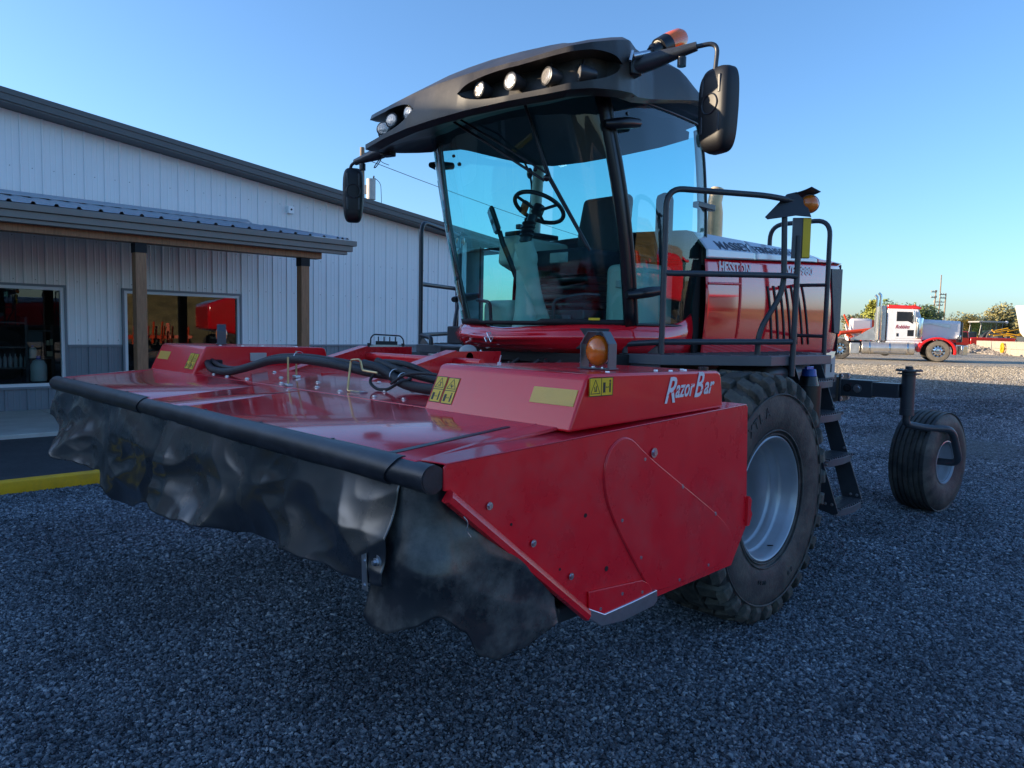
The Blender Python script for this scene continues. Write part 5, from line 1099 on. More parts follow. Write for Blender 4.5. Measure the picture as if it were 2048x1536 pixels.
def bottle(p, h, r, mt, lab, grp, nm='oil_bottle'):
    m = MB(); m.lathe([(0, 0), (r, 0), (r, h*.62), (r*.75, h*.76), (r*.32, h*.85), (r*.32, h), (0, h)], p, 'Z', 12); return tag(m.build(nm, mt, None), lab, 'bottle', grp)
for k, q in enumerate(('leftmost', 'second', 'third', 'fourth', 'fifth', 'rightmost')): bottle((2.70+k*.085, bw+.62, .88), .26, .034, BOT, q+' grey oil bottle of the row on the shelf in the left shop window', 'oil bottles in a row behind the left window')
def jug(p, sc, lab):
    t = thing('jug', lab, 'jug', p); x, y, z = p
    m = MB(); m.lathe([(0, 0), (.10*sc, 0), (.105*sc, .02*sc), (.105*sc, .22*sc), (.07*sc, .29*sc), (.03*sc, .31*sc), (0, .31*sc)], p, 'Z', 16); m.build('jug_body', JUG, t)
    m = MB(); m.cyl((x, y, z+.31*sc), (x, y, z+.36*sc), .03*sc, n=12); m.build('jug_cap', BLUEC, t)
jug((3.28, bw+.35, .62), 1.35, 'large pale jug with blue cap standing at the sill of the left shop window')
jug((3.24, bw+.6, 1.05), .7, 'small pale jug on the rack above the large jug in the left shop window')
CART = mat('cream_carton', (.40, .34, .24), .6)
for k, (x_, z_, w, h) in enumerate(((3.50, 1.30, .05, .10), (3.56, 1.30, .05, .12), (3.50, 1.08, .10, .10))):
    m = MB(); m.box(x_, x_+w, bw+.72, bw+.8, z_, z_+h); tag(m.build('carton', CART, None, bevel=.003), ['narrow cream carton at the upper left of the little stack in the left window', 'taller cream carton beside it, nearest the window frame', 'squat cream carton at the bottom of the little stack in the left window'][k], 'carton')
m = MB(); m.box(3.20, 3.45, bw+.78, bw+.84, 1.28, 1.58); tag(m.build('poster_card', mat('grey_card', (.10, .11, .12), .6), None), 'dark display card hanging on the rack behind the left window', 'card')
# porch: sloping roof on two timber posts
def porch_z(y): return 3.50+(y-12.72)*(.52/3.2)
PB = mat('porch_roof_sheet', (.30, .36, .44), .35, metal=.3, var=.04)
x = -14.0; k = 0
while x < 7.9:
    w = min(.90, 7.92-x); P = []
    for q in range(3):
        a = x+q*w/3; P += [(a, 0), (a+.02, .035), (a+.055, .035), (a+.075, 0)]
    P.append((x+w, 0)); n_ = len(P); m = MB(); vs = [(a, 12.74, porch_z(12.74)+d) for a, d in P]+[(a, 15.95, porch_z(15.95)+d) for a, d in P]
    m.add(vs, [(i, i+1, n_+i+1, n_+i) for i in range(n_-1)]); m.build('porch_roof_sheet', PB, bd, smooth=False, solid=.002); x += w
m = MB(); m.prism([(-14, 15.80, porch_z(15.80)+.04), (-14, 16.03, porch_z(15.95)+.06), (-14, 16.045, porch_z(15.95)+.12), (-14, 16.03, porch_z(15.95)+.12), (-14, 15.80, porch_z(15.8)+.05)], (21.3, 0, 0)); m.build('wall_flashing', PB, bd, smooth=False)
for nm, a in (('porch_gutter', (12.60, 12.74, 3.375, 3.475, 7.99)), ('porch_fascia', (12.64, 12.76, 3.265, 3.372, 7.92)), ('porch_drip', (12.68, 12.80, 3.20, 3.262, 7.82))):
    m = MB(); m.box(-14, a[4], a[0], a[1], a[2], a[3]); m.build(nm, TRIM2, bd, bevel=.008)
m = MB(); m.box(-14, 7.9, 12.8, 15.98, 3.16, 3.20) if False else m.box(-14, 7.35, 12.85, 13.10, 3.09, 3.30); m.build('porch_beam', WOOD, bd, bevel=.005)
m = MB(); m.add([(-14, 12.8, porch_z(12.8)-.05), (7.85, 12.8, porch_z(12.8)-.05), (7.85, 16.0, porch_z(16)-.05), (-14, 16.0, porch_z(16)-.05)], [(0, 1, 2, 3)]); m.build('porch_ceiling', WOOD, bd, fix=False)
m = MB(); m.prism([(7.86, 12.76, 3.44), (7.86, 16.0, porch_z(16)-.02), (7.86, 16.0, porch_z(16)-.16), (7.86, 12.76, 3.27)], (.04, 0, 0)); m.build('porch_end_board', TRIM2, bd)
for k in range(10): m = MB(); m.prism([(-11+k*2.0, 13.0, porch_z(13.0)-.06), (-11+k*2.0, 16.0, porch_z(16)-.06), (-11+k*2.0, 16.0, porch_z(16)-.2), (-11+k*2.0, 13.0, porch_z(13)-.2)], (.05, 0, 0)); m.build('rafter', WOOD, bd)
for px in (-2.1, .95, 3.97, 6.93):
    m = MB(); m.box(px, px+.17, 12.88, 13.07, .10, 3.09); ps = m.build('porch_post', WOOD, bd, bevel=.006)
    m = MB(); m.box(px-.006, px+.176, 12.872, 13.078, 2.93, 3.12); m.build('post_cap', BLACKM, ps)
# ================================================================== DISTANCE
def cpt(px, py=None, depth=None, z=None):
    """world point on the ray through reference pixel column px at a forward distance (used only to set things down on the ground)"""
    a = (px-1024)/1450.0; x = depth*FWD.x+a*depth*sin(CAM_AZ); y = depth*FWD.y-a*depth*cos(CAM_AZ); return x, y
CHROME = mat('chrome', (.75, .74, .72), .12, metal=1, var=.1, vscale=6); WHT = mat('white_truck_paint', (.68, .69, .73), .2, coat=.8, var=.03)
REDT = mat('red_truck_paint', (.62, .012, .012), .2, coat=.8); ALU = mat('brushed_aluminium', (.60, .58, .54), .35, metal=.8, var=.15, vscale=5)
RUBF = mat('far_tyre', (.03, .03, .03), .8, dirt=(.22, .19, .15), dirt_amt=.8, dirt_scale=4)
RUBT = mat('tan_dusty_tyre', (.17, .15, .12), .9, var=.2)
# ---- semi tractor, local x forward (towards the bumper), y to its left, z up; origin at front bumper on the ground
TH = radians(-44.5-22); tx, ty = cpt(1928, depth=36.2); tz_ = gz(tx, ty)
tk = thing('semi_truck', 'white and red long nose semi truck with chrome stacks parked in the far sun', 'semi truck', (0, 0, 0))
CABN = ('air_cleaner', 'cab', 'cab_roof', 'windscreen', 'cab_sill', 'door', 'door_window', 'vent_window', 'door_handle', 'door_mirror', 'roof_marker', 'headache_rack', 'rack_brace', 'muffler_guard', 'exhaust_stack', 'exhaust_elbow', 'lettering')
rx = lambda x: -2.06+(x+2.55)*.88
def TB(fn, nm, mt, par=None, **k):
    m = MB(); fn(m)
    if nm in CABN: m.v = [(rx(v[0]), v[1], v[2]) for v in m.v]
    o = m.build(nm, mt, None, **k); o.parent = par or tk; return o
N_ = -1.2                                         # near side y (driver side faces the camera: local -y)
def wheel(x, y, r, w, par, mt=RUBF, rimc=CHROME, nm='wheel', tm=None):
    s = -1 if y < 0 else 1
    t = TB(lambda m: m.lathe([(r*.56, -w*.5), (r*.75, -w*.55), (r*.95, -w*.5), (r, -w*.35), (r, w*.35), (r*.95, w*.5), (r*.75, w*.55), (r*.56, w*.5)], (x, y, r), 'Y', 36), nm, mt, par, angle=50)
    if tm: TB(lambda m: m.lathe([(r*.57, s*w*.552), (r*.75, s*w*.565), (r*.93, s*w*.53)], (x, y, r), 'Y', 36), 'sidewall', tm, t)
    TB(lambda m: m.lathe([(r*.58, s*w*.5), (r*.54, s*w*.50), (r*.50, s*w*.30), (r*.42, s*w*.18), (r*.24, s*w*.30), (r*.20, s*w*.52), (0, s*w*.55)], (x, y, r), 'Y', 36), 'hubcap', rimc, t, angle=40)
    def hol(m):
        for k in range(10):
            a = 2*pi*k/10; p = Vector((x+r*.40*cos(a), y+s*w*.2, r+r*.40*sin(a))); m.cyl(p, p+Vector((0, s*w*.07, 0)), r*.055, n=8)
    TB(hol, 'hand_hole', BLACKM, t); return t
for sy in (-1, 1):
    wheel(-1.35, sy*1.02, .53, .28, tk, tm=RUBT); wheel(-5.75, sy*.92, .53, .55, tk); wheel(-7.05, sy*.92, .53, .55, tk)
TB(lambda m: [m.box(-8.0, -.5, -.45, -.35, .75, .95), m.box(-8.0, -.5, .35, .45, .75, .95), m.box(-8.1, -7.9, -.45, .45, .7, .95)], 'frame_rail', BLACKM)
def hood_(m):
    A = [(-.35, -.52, 1.15), (-.35, .52, 1.15), (-.35, .52, 1.92), (-.35, .42, 2.02), (-.35, -.42, 2.02), (-.35, -.52, 1.92)]
    B = [(-2.08, -.86, 1.05), (-2.08, .86, 1.05), (-2.08, .86, 1.96), (-2.08, .72, 2.10), (-2.08, -.72, 2.10), (-2.08, -.86, 1.96)]
    m.add(A+B, [(0, 1, 2, 3, 4, 5), (11, 10, 9, 8, 7, 6)]+[(i, 6+i, 6+(i+1) % 6, (i+1) % 6) for i in range(6)])
TB(hood_, 'hood', WHT, bevel=.05, seg=3)
for sy in (-1, 1):
    def fen(m, sy=sy):
        P = []
        for k in range(17):
            a = radians(-12)+radians(195)*k/16; P.append((-1.38+.80*cos(a)*(1.12 if cos(a) < 0 else 1.02), .50+.72*sin(a)))
        Q = [(-1.38+(x+1.38)*.84, .50+(z-.50)*.84) for x, z in reversed(P)]
        m.prism([(x, sy*.62, z) for x, z in P+Q], (0, sy*.60, 0))
    TB(fen, 'fender', REDT, bevel=.03, angle=50)
    TB(lambda m, sy=sy: m.prism([(-2.2, sy*.64, .95), (-2.35, sy*.64, .55), (-2.15, sy*.64, .5), (-2.0, sy*.64, .9)], (0, sy*.55, 0)), 'fender_tail', REDT)
    TB(lambda m, sy=sy: m.box(-.50, -.34, sy*.60-.10, sy*.60+.10, 1.12, 1.34), 'headlamp', CHROME, bevel=.03)
    TB(lambda m, sy=sy: m.lathe([(0, 0), (.19, 0), (.20, .1), (.20, .95), (.19, 1.0), (0, 1.0)], (-2.72, sy*.98, 1.15), 'Z', 24), 'air_cleaner', CHROME)
    TB(lambda m, sy=sy: m.cyl((-4.72, sy*1.0, 1.05), (-4.72, sy*1.0, 2.45), .115, n=20), 'muffler_guard', CHROME)
    TB(lambda m, sy=sy: m.tube([(-4.72, sy*1.0, 2.4), (-4.72, sy*1.0, 3.15), (-4.75, sy*1.0, 3.28), (-4.86, sy*1.0, 3.38)], .07, 14), 'exhaust_stack', CHROME)
    TB(lambda m, sy=sy: m.tube(fillet([(-4.72, sy*1.0, 1.1), (-4.70, sy*1.0, .85), (-4.2, sy*.9, .80)], .15), .06, 12), 'exhaust_elbow', CHROME)
    TB(lambda m, sy=sy: m.cyl((-2.38, sy*1.02, .62), (-4.75, sy*1.02, .62), .31, n=32), 'fuel_tank', ALU, bevel=.03)
    for x in (-2.7, -3.5, -4.4): TB(lambda m, sy=sy, x=x: m.lathe([(.318, -.03), (.322, -.03), (.322, .03), (.318, .03)], (x, sy*1.02, .62), 'X', 32), 'tank_strap', CHROME)
    TB(lambda m, sy=sy: m.box(-5.3, -4.85, sy*1.0-.25, sy*1.0+.25, .30, .86), 'battery_box', ALU, bevel=.03)
    TB(lambda m, sy=sy: [m.box(-2.75, -4.2, sy*1.3-.03, sy*1.3+.03, .36, .39)], 'tank_step', CHROME)
    TB(lambda m, sy=sy: m.box(-3.1, -3.02, sy*1.18-.14, sy*1.18+.14, 1.95, 2.5), 'door_mirror', CHROME, bevel=.02)
TB(lambda m: [m.box(-.36, -.26, -.44, .44, .98, 1.98)], 'grille', mat('grille_dark', (.05, .05, .055), .4), bevel=.02)
for k in range(13): TB(lambda m, k=k: m.cyl((-.245, -.40+k*.8/12, 1.0), (-.245, -.40+k*.8/12, 1.96), .012, n=6), 'grille_bar', CHROME)
TB(lambda m: m.prism([(-.30, -1.15, .36), (-.06, -.9, .36), (0, 0, .36), (-.06, .9, .36), (-.30, 1.15, .36), (-.38, 1.15, .36), (-.16, 0, .36), (-.38, -1.15, .36)], (0, 0, .46)), 'bumper', CHROME, bevel=.02)
def cab_(m): m.prism([(-2.55, -.98, 1.0), (-2.60, -.98, 2.02), (-2.80, -.98, 2.62), (-4.35, -.98, 2.68), (-4.35, -.98, 1.0)], (0, 1.96, 0))
cb = TB(cab_, 'cab', WHT, bevel=.05, seg=3)
TB(lambda m: m.prism([(-2.70, -1.0, 2.56), (-2.62, -1.0, 2.66), (-2.9, -1.0, 2.76), (-4.36, -1.0, 2.80), (-4.38, -1.0, 2.60)], (0, 2.0, 0)), 'cab_roof', REDT, bevel=.05, seg=3)
TB(lambda m: m.prism([(-2.60, -.90, 2.10), (-2.77, -.84, 2.54), (-2.77, .84, 2.54), (-2.60, .90, 2.10)], (.012, 0, .004)), 'windscreen', G_FAR, cb)
TB(lambda m: m.box(-4.36, -2.5, -1.0, 1.0, .72, .99), 'cab_sill', WHT, bevel=.03)
for sy in (-1, 1):
    TB(lambda m, sy=sy: m.prism([(-3.95, sy*.985, 1.12), (-3.95, sy*.985, 2.52), (-2.92, sy*.985, 2.50), (-2.78, sy*.985, 2.0), (-2.78, sy*.985, 1.12)], (0, sy*.012, 0)), 'door', WHT, cb, bevel=.01)
    TB(lambda m, sy=sy: m.prism([(-3.88, sy*.998, 1.98), (-3.88, sy*.998, 2.46), (-3.0, sy*.998, 2.44), (-3.05, sy*.998, 1.86), (-3.3, sy*.998, 1.98)], (0, sy*.006, 0)), 'door_window', BLACKP, cb)
    TB(lambda m, sy=sy: m.box(-3.30, -2.98, sy*.998-.006, sy*.998+.006, 1.24, 1.55), 'vent_window', BLACKP, cb)
    TB(lambda m, sy=sy: m.box(-3.85, -3.75, sy*1.0-.01, sy*1.0+.01, 1.22, 1.38), 'door_handle', BLACKP, cb)
o = textmesh('lettering', 'Robbins', .26, (rx(-3.92), -1.004, 1.62), (1, 0, 0), (0, 0, 1), mat('maroon_print', (.25, .01, .03), .4), None, shear=.4, width=.64, bold=.006); o.parent = tk
TB(lambda m: m.prism([(-.8, -.62, 1.66), (-1.6, -.80, 1.84), (-2.05, -.865, 1.84), (-2.05, -.865, 1.90), (-1.4, -.75, 1.90), (-.8, -.60, 1.86)], (0, -.006, 0)), 'hood_stripe', ALU)
for k in range(5): TB(lambda m, k=k: m.ball((-2.95, -.7+k*.35, 2.80), .05, 1.4, 1, .7), 'roof_marker', AMBER)
TB(lambda m: m.box(-4.75, -4.40, -.9, .9, 1.0, 2.75), 'headache_rack', ALU, bevel=.02)
TB(lambda m: m.prism([(-4.9, -.9, 1.0), (-6.2, -.9, 1.0), (-5.0, -.9, 1.7)], (0, .05, 0)), 'rack_brace', ALU)
TB(lambda m: [m.box(-7.4, -5.6, -.5, .5, 1.0, 1.12), m.box(-8.1, -5.3, -1.15, -.65, 1.08, 1.12)], 'fifth_wheel_plate', ALU)
TB(lambda m: m.box(-8.1, -6.0, -1.2, -1.16, .85, 1.18), 'rear_quarter_fender', REDT)
tk.location = (tx, ty, tz_-.01); tk.rotation_euler = (0, 0, TH)
# ---- generic local-frame part maker
def P_(root, nm, mt, fn, **k): m = MB(); fn(m); o = m.build(nm, mt, None, **k); o.parent = root; return o
def root_(name, label, cat, px, depth, yaw=0, dz_=0, group=None):
    x, y = cpt(px, depth=depth); return thing(name, label, cat, (x, y, gz(x, y)+dz_), CAM_AZ-pi/2+yaw, group)     # local x = to the right in view, y = away
# ---- red pickup seen over the wall
pk = root_('pickup_truck', 'red pickup truck parked behind the concrete block wall', 'pickup', 1968, 68, radians(-4))
def bodyp(m): m.prism([(-1.9, -.95, .55), (-1.9, -.95, 1.28), (2.0, -.95, 1.28), (2.08, -.95, 1.1), (2.05, -.95, .55), (1.35, -.95, .55), (1.2, -.95, .85), (.75, -.95, .98), (.3, -.95, .85), (.15, -.95, .55)], (0, 1.9, 0))
P_(pk, 'truck_bed', REDT, bodyp, bevel=.05)
P_(pk, 'cab', REDT, lambda m: m.prism([(-3.6, -.9, .55), (-3.6, -.9, 1.2), (-3.3, -.9, 1.85), (-2.1, -.9, 1.85), (-1.9, -.9, .55)], (0, 1.8, 0)), bevel=.06)
P_(pk, 'side_window', BLACKP, lambda m: m.prism([(-3.35, -.91, 1.25), (-3.15, -.91, 1.75), (-2.25, -.91, 1.75), (-2.15, -.91, 1.25)], (0, -.01, 0)))
P_(pk, 'tail_lamp', mat('tail_lamp', (.5, .02, .02), .2, coat=1), lambda m: m.box(1.98, 2.1, -.96, -.8, .9, 1.2))
P_(pk, 'rear_bumper', CHROME, lambda m: m.box(2.05, 2.3, -.9, .9, .55, .75), bevel=.03)
for x in (.75, -4.2):
    w_ = P_(pk, 'wheel', RUBF, lambda m, x=x: m.lathe([(.2, -.12), (.38, -.12), (.4, 0), (.38, .12), (.2, .12)], (x, -.8, .4), 'Y', 24)); P_(w_, 'rim', CHROME, lambda m, x=x: m.lathe([(.22, -.12), (.05, -.10), (0, -.10)], (x, -.8, .4), 'Y', 20))
P_(pk, 'front_body', REDT, lambda m: m.prism([(-5.2, -.95, .55), (-5.2, -.95, 1.05), (-3.6, -.95, 1.2), (-3.6, -.95, .55)], (0, 1.9, 0)), bevel=.06)
# ---- farm tractor with glass cab behind the pickup
ft = root_('farm_tractor', 'dark farm tractor with glazed cab and arched rear mudguard behind the red pickup', 'tractor', 1966, 78, radians(5), .15)
DK = mat('tractor_grey', (.05, .055, .06), .4, coat=.3); TRF = mat('tractor_roof', (.32, .31, .29), .5)
P_(ft, 'cab_roof', TRF, lambda m: m.prism([(-1.5, -.85, 2.75), (-1.45, -.85, 2.9), (1.4, -.85, 2.92), (1.75, -.85, 2.75)], (0, 1.7, 0)), bevel=.05)
for x, x2 in ((-1.35, -1.15), (.55, .5), (1.15, 1.25), (-1.0, -1.25)):
    for y in (-.8, .8): P_(ft, 'cab_post', DK, lambda m, x=x, x2=x2, y=y: m.cyl((x, y, 1.4), (x2, y, 2.78), .05, n=8))
for y in (-.8, .8): P_(ft, 'side_glass', glass('tractor_glass', (.35, .62, .55)) if 'tractor_glass' not in MATS else MATS['tractor_glass'], lambda m, y=y: m.add([(-1.3, y, 1.4), (1.15, y, 1.4), (1.22, y, 2.75), (-1.15, y, 2.75)], [(0, 1, 2, 3)]), fix=False)
P_(ft, 'mudguard', DK, lambda m: m.prism([(.1+1.35*cos(a), -1.1, .95+1.0*sin(a)) for a in [pi*k/16 for k in range(17)]]+[(.1+1.2*cos(a), -1.1, .95+.86*sin(a)) for a in [pi-pi*k/16 for k in range(17)]], (0, .6, 0)))
tw = P_(ft, 'rear_wheel', RUBT, lambda m: m.lathe([(.5, -.25), (.9, -.28), (1.0, -.2), (1.0, .2), (.9, .28), (.5, .25)], (.1, -.9, 1.0), 'Y', 24)); P_(tw, 'rim', ALU, lambda m: m.lathe([(.52, -.2), (.3, -.05), (0, -.05)], (.1, -.9, 1.0), 'Y', 20))
P_(ft, 'bonnet', DK, lambda m: m.prism([(-1.3, -.45, .9), (-1.3, -.45, 1.75), (-3.4, -.45, 1.6), (-3.6, -.45, .9)], (0, .9, 0)), bevel=.08)
P_(ft, 'front_wheel', RUBF, lambda m: m.lathe([(.3, -.2), (.6, -.2), (.66, 0), (.6, .2), (.3, .2)], (-2.8, -.8, .65), 'Y', 24))
P_(ft, 'seat', DK, lambda m: m.box(-.2, .3, -.25, .25, 1.3, 1.9)); P_(ft, 'work_lamp', mat('pale_lamp', (.5, .5, .55), .3), lambda m: m.ball((1.75, -.7, 2.8), .16))
# ---- white tank, yellow boom implement
tn2 = root_('white_tank', 'big white tapered tank at the right edge standing on a cart', 'tank', 2068, 60, 0)
P_(tn2, 'tank_shell', mat('white_tank_plastic', (.72, .70, .64), .4), lambda m: m.lathe([(0, 1.5), (.8, 1.5), (1.15, 2.0), (1.55, 3.9), (1.62, 4.15), (1.58, 4.2), (0, 4.25)], (0, 0, -.25), 'Z', 40), angle=40)
P_(tn2, 'tank_frame', DK, lambda m: [m.box(-1.2, 1.2, -.8, -.7, .95, 1.1), m.box(-1.2, 1.2, .7, .8, .95, 1.1), m.box(-1.1, -1.0, -.8, .8, .5, 1.4), m.box(1.0, 1.1, -.8, .8, .5, 1.4)])
P_(tn2, 'cart_wheel', RUBF, lambda m: m.lathe([(.15, -.2), (.45, -.2), (.5, 0), (.45, .2), (.15, .2)], (0, -1.0, .5), 'Y', 24))
YI = mat('implement_yellow', (.72, .36, .01), .4)
im = root_('yellow_implement', 'yellow folded boom implement between the tractor and the white tank', 'farm implement', 2008, 72, 0)
random.seed(5)
for k in range(16):
    a = Vector((random.uniform(-1.6, 1.4), random.uniform(-.5, .5), random.uniform(1.35, 2.1))); b = a+Vector((random.uniform(.5, 1.5), random.uniform(-.3, .3), random.uniform(-.35, .35)))
    P_(im, 'boom_tube', YI, lambda m, a=a, b=b: m.cyl(a, b, .055, n=6))
P_(im, 'carrier', DK, lambda m: [m.box(-1.5, 1.6, -.2, .2, .75, .95), m.box(-.1, .1, -.2, .2, .0, 1.6)])
P_(im, 'deck', REDT, lambda m: m.box(-.2, 3.2, -.6, .6, .70, .85))
for k in (-1, 1): P_(im, 'wheel', RUBF, lambda m, k=k: m.lathe([(.15, -.12), (.4, -.12), (.45, 0), (.4, .12), (.15, .12)], (k, -.5, .45), 'Y', 20))
# ---- concrete block wall with its bank of rubble
x0, y0 = cpt(1949, depth=62); x1, y1_ = cpt(2100, depth=45); d = Vector((x1-x0, y1_-y0, 0)); Lw = d.length; d.normalize(); nrm = Vector((-d.y, d.x, 0))
wl = thing('block_wall', 'long low wall of tan concrete blocks catching the sun behind the semi truck', 'wall', (x0, y0, gz(x0, y0)))
BLK = mat('tan_concrete_block', (.36, .31, .25), .85, var=.12, vscale=3, bump=.2, bscale=20)
nb = int(Lw/1.83)+1
for k in range(nb):
    a = Vector((x0, y0, gz(x0, y0)-.1))+d*(k*1.83+.01); 
    for lv_ in range(2):
        m = MB(); m.prism([a+Vector((0, 0, lv_*.56)), a+d*1.81+Vector((0, 0, lv_*.56)), a+d*1.81+nrm*.6+Vector((0, 0, lv_*.56)), a+nrm*.6+Vector((0, 0, lv_*.56))], (0, 0, .55)); m.build('concrete_block', BLK, wl, smooth=False, bevel=.015)
random.seed(21); m = MB()
for k in range(420):
    t = random.random()**1.3; s_ = t*Lw*.62; off = random.uniform(.05, 1.7)*(1-t*.5); hh = max(0, (1-off/1.9))*.75*(1-t)
    p = Vector((x0, y0, gz(x0, y0)-.05))+d*(s_-1.0)-nrm*off; r = random.uniform(.05, .16)
    m.ball((p.x, p.y, p.z+hh), r, random.uniform(.7, 1.3), random.uniform(.7, 1.3), random.uniform(.5, .9), n=6, m=4)
m.build('rubble', mat('rubble_stone', (.24, .21, .18), .9, var=.5, vscale=1.5), None, fix=False, smooth=False, kind='stuff')
m = MB(); A = Vector((x0, y0, gz(x0, y0)-.1))
m.grid(lambda u, v: tuple(A+d*(-1.5+u*9.5)-nrm*(-.0+v*2.2)+Vector((0, 0, .85*(1-v)**1.2*(1-u)*(min(1, u*6+.3))+.03*noise.noise((u*20, v*9, 0))))), 30, 10); m.build('gravel_bank', GM, None, kind='structure')
# yellow hub wheel leaning on the wall
hb = thing('hub_wheel', 'rusty yellow spoked hub leaning against the tan block wall', 'wheel', tuple(Vector((x0, y0, gz(x0, y0)))+d*8.3-nrm*.25))
c = Vector((x0, y0, gz(x0, y0)+.50))+d*8.3-nrm*.18; mm = MB(); Mh = Matrix((d, nrm, Vector((0, 0, 1)))).transposed()
mm.lathe([(.30, -.05), (.40, -.05), (.42, 0), (.40, .05), (.30, .05), (.30, -.05)], c, 'Y', 24, M=Mh); mm.build('ring', YI, hb)
for k in range(6): m = MB(); a = k*pi/3; m.cyl(c, c+Mh @ Vector((.34*cos(a), 0, .34*sin(a))), .035, n=6); m.build('spoke', YI, hb)
m = MB(); m.cyl(c-nrm*.1, c+nrm*.06, .1, n=14); m.build('hub', YI, hb)
# ---- far building, hay machinery behind the semi
gb = root_('far_shed', 'low grey green shed beyond the tractor and the white tank', 'shed', 1990, 130, 0)
P_(gb, 'wall', mat('shed_wall', (.20, .23, .24), .6), lambda m: m.box(-1.5, 8, 0, 6, -.5, 2.8)); P_(gb, 'roof', mat('shed_roof', (.10, .13, .13), .6), lambda m: m.prism([(-2, -.5, 2.8), (8.5, -.5, 2.8), (7.5, 3, 4.6), (-1, 3, 4.6)], (0, 3.2, -.2)))
ORG = mat('orange_red_paint', (.65, .06, .01), .35); RWH = mat('white_sheet', (.62, .60, .62), .5)
def hay_rake(px, depth, seed, label, cols):
    random.seed(seed); r = root_('hay_machine', label, 'farm implement', px, depth, random.uniform(-.2, .2)); r.scale = (1.25, 1.25, 1.4)
    P_(r, 'main_beam', cols[0], lambda m: [m.cyl((-1.6, 0, .9), (1.6, 0, 1.25), .09, n=8), m.cyl((-1.2, 0, .9), (-1.7, .2, 1.9), .05, n=6)])
    for k in range(7):
        a = Vector((random.uniform(-1.6, 1.4), random.uniform(-.4, .4), random.uniform(.5, 1.6))); b = a+Vector((random.uniform(-.9, .9), 0, random.uniform(-.5, .7)))
        P_(r, 'arm', cols[k % len(cols)], lambda m, a=a, b=b: m.cyl(a, b, .05, n=6))
    for k in range(3):
        c = (random.uniform(-1.3, 1.3), -.3, random.uniform(.7, 1.1)); P_(r, 'rake_reel', cols[(k+1) % len(cols)], lambda m, c=c: m.lathe([(.32, -.04), (.38, -.04), (.38, .04), (.32, .04), (.32, -.04)], c, 'Y', 18))
    P_(r, 'body_panel', cols[-1], lambda m: m.box(-.3, .7, .2, .7, .9, 1.65), bevel=.1)
    for k in (-1, 1): P_(r, 'wheel', RUBF, lambda m, k=k: m.lathe([(.1, -.1), (.35, -.1), (.4, 0), (.35, .1), (.1, .1)], (k*1.2, -.3, .4), 'Y', 18))
hay_rake(1713, 46, 1, 'red and white folded hay machine at the left end of the row behind the semi', (ORG, RWH))
hay_rake(1742, 50, 2, 'orange hay machine with white panel directly behind the chrome stacks of the semi', (ORG, RWH, ORG))
hay_rake(1755, 58, 3, 'all orange folded rake farthest back in the row behind the semi', (ORG, ORG))
wt = root_('nurse_tank', 'white horizontal tank among the hay machines behind the semi', 'tank', 1722, 66)
P_(wt, 'tank_shell', RWH, lambda m: [m.cyl((-1.3, 0, 1.3), (1.3, 0, 1.3), .62, n=24), m.ball((-1.3, 0, 1.3), .62, .4, 1, 1), m.ball((1.3, 0, 1.3), .62, .4, 1, 1)]); P_(wt, 'cradle', DK, lambda m: [m.box(-1.2, -.9, -.6, .6, 0, .9), m.box(.9, 1.2, -.6, .6, 0, .9)])
# ---- utility poles and wires
POLE = mat('weathered_pole', (.26, .19, .13), .85, var=.3, vscale=2)
def pole(px, depth, h, arms, label, lean_=0, r=.14, group=None, double=False):
    t = root_('utility_pole', label, 'utility pole', px, depth, 0, -.2, group)
    P_(t, 'pole_shaft', POLE, lambda m: m.cyl((0, 0, 0), (lean_*h, 0, h), r, r*.65, n=10))
    if double: P_(t, 'pole_shaft', POLE, lambda m: m.cyl((double, 0, 0), (double, 0, h), r, r*.65, n=10))
    for (z, w, o_) in arms:
        P_(t, 'cross_arm', POLE, lambda m, z=z, w=w, o_=o_: m.box(o_-w/2, o_+w/2, -.07, .07, z-.07, z+.07))
        for k in range(4): P_(t, 'insulator', LGREY, lambda m, z=z, w=w, k=k, o_=o_: m.cyl((o_-w/2+w*k/3, 0, z+.07), (o_-w/2+w*k/3, 0, z+.28), .06, n=6))
    return t
pole(1857, 120, 9.2, [(8.9, .9, .1), (8.0, .9, .1)], 'leftmost of the three tall poles behind the semi hood, leaning slightly right', .045)
pole(1870, 135, 13.0, [(8.0, 2.0, 0), (7.4, 1.2, 0)], 'tallest middle pole of the three behind the semi hood', .005)
pole(1880, 125, 9.0, [(8.8, 1.0, -.4), (8.2, .9, -.4)], 'rightmost of the three tall poles behind the semi hood', .02)
pole(1956, 150, 4.9, [], 'single short bare pole left of the H frame poles', 0, .12)
pole(1974, 150, 7.3, [(6.9, 3.9, .8), (6.1, 1.2, -.2)], 'H frame pair of poles carrying one long cross arm above the tractor', 0, .13, double=1.55)
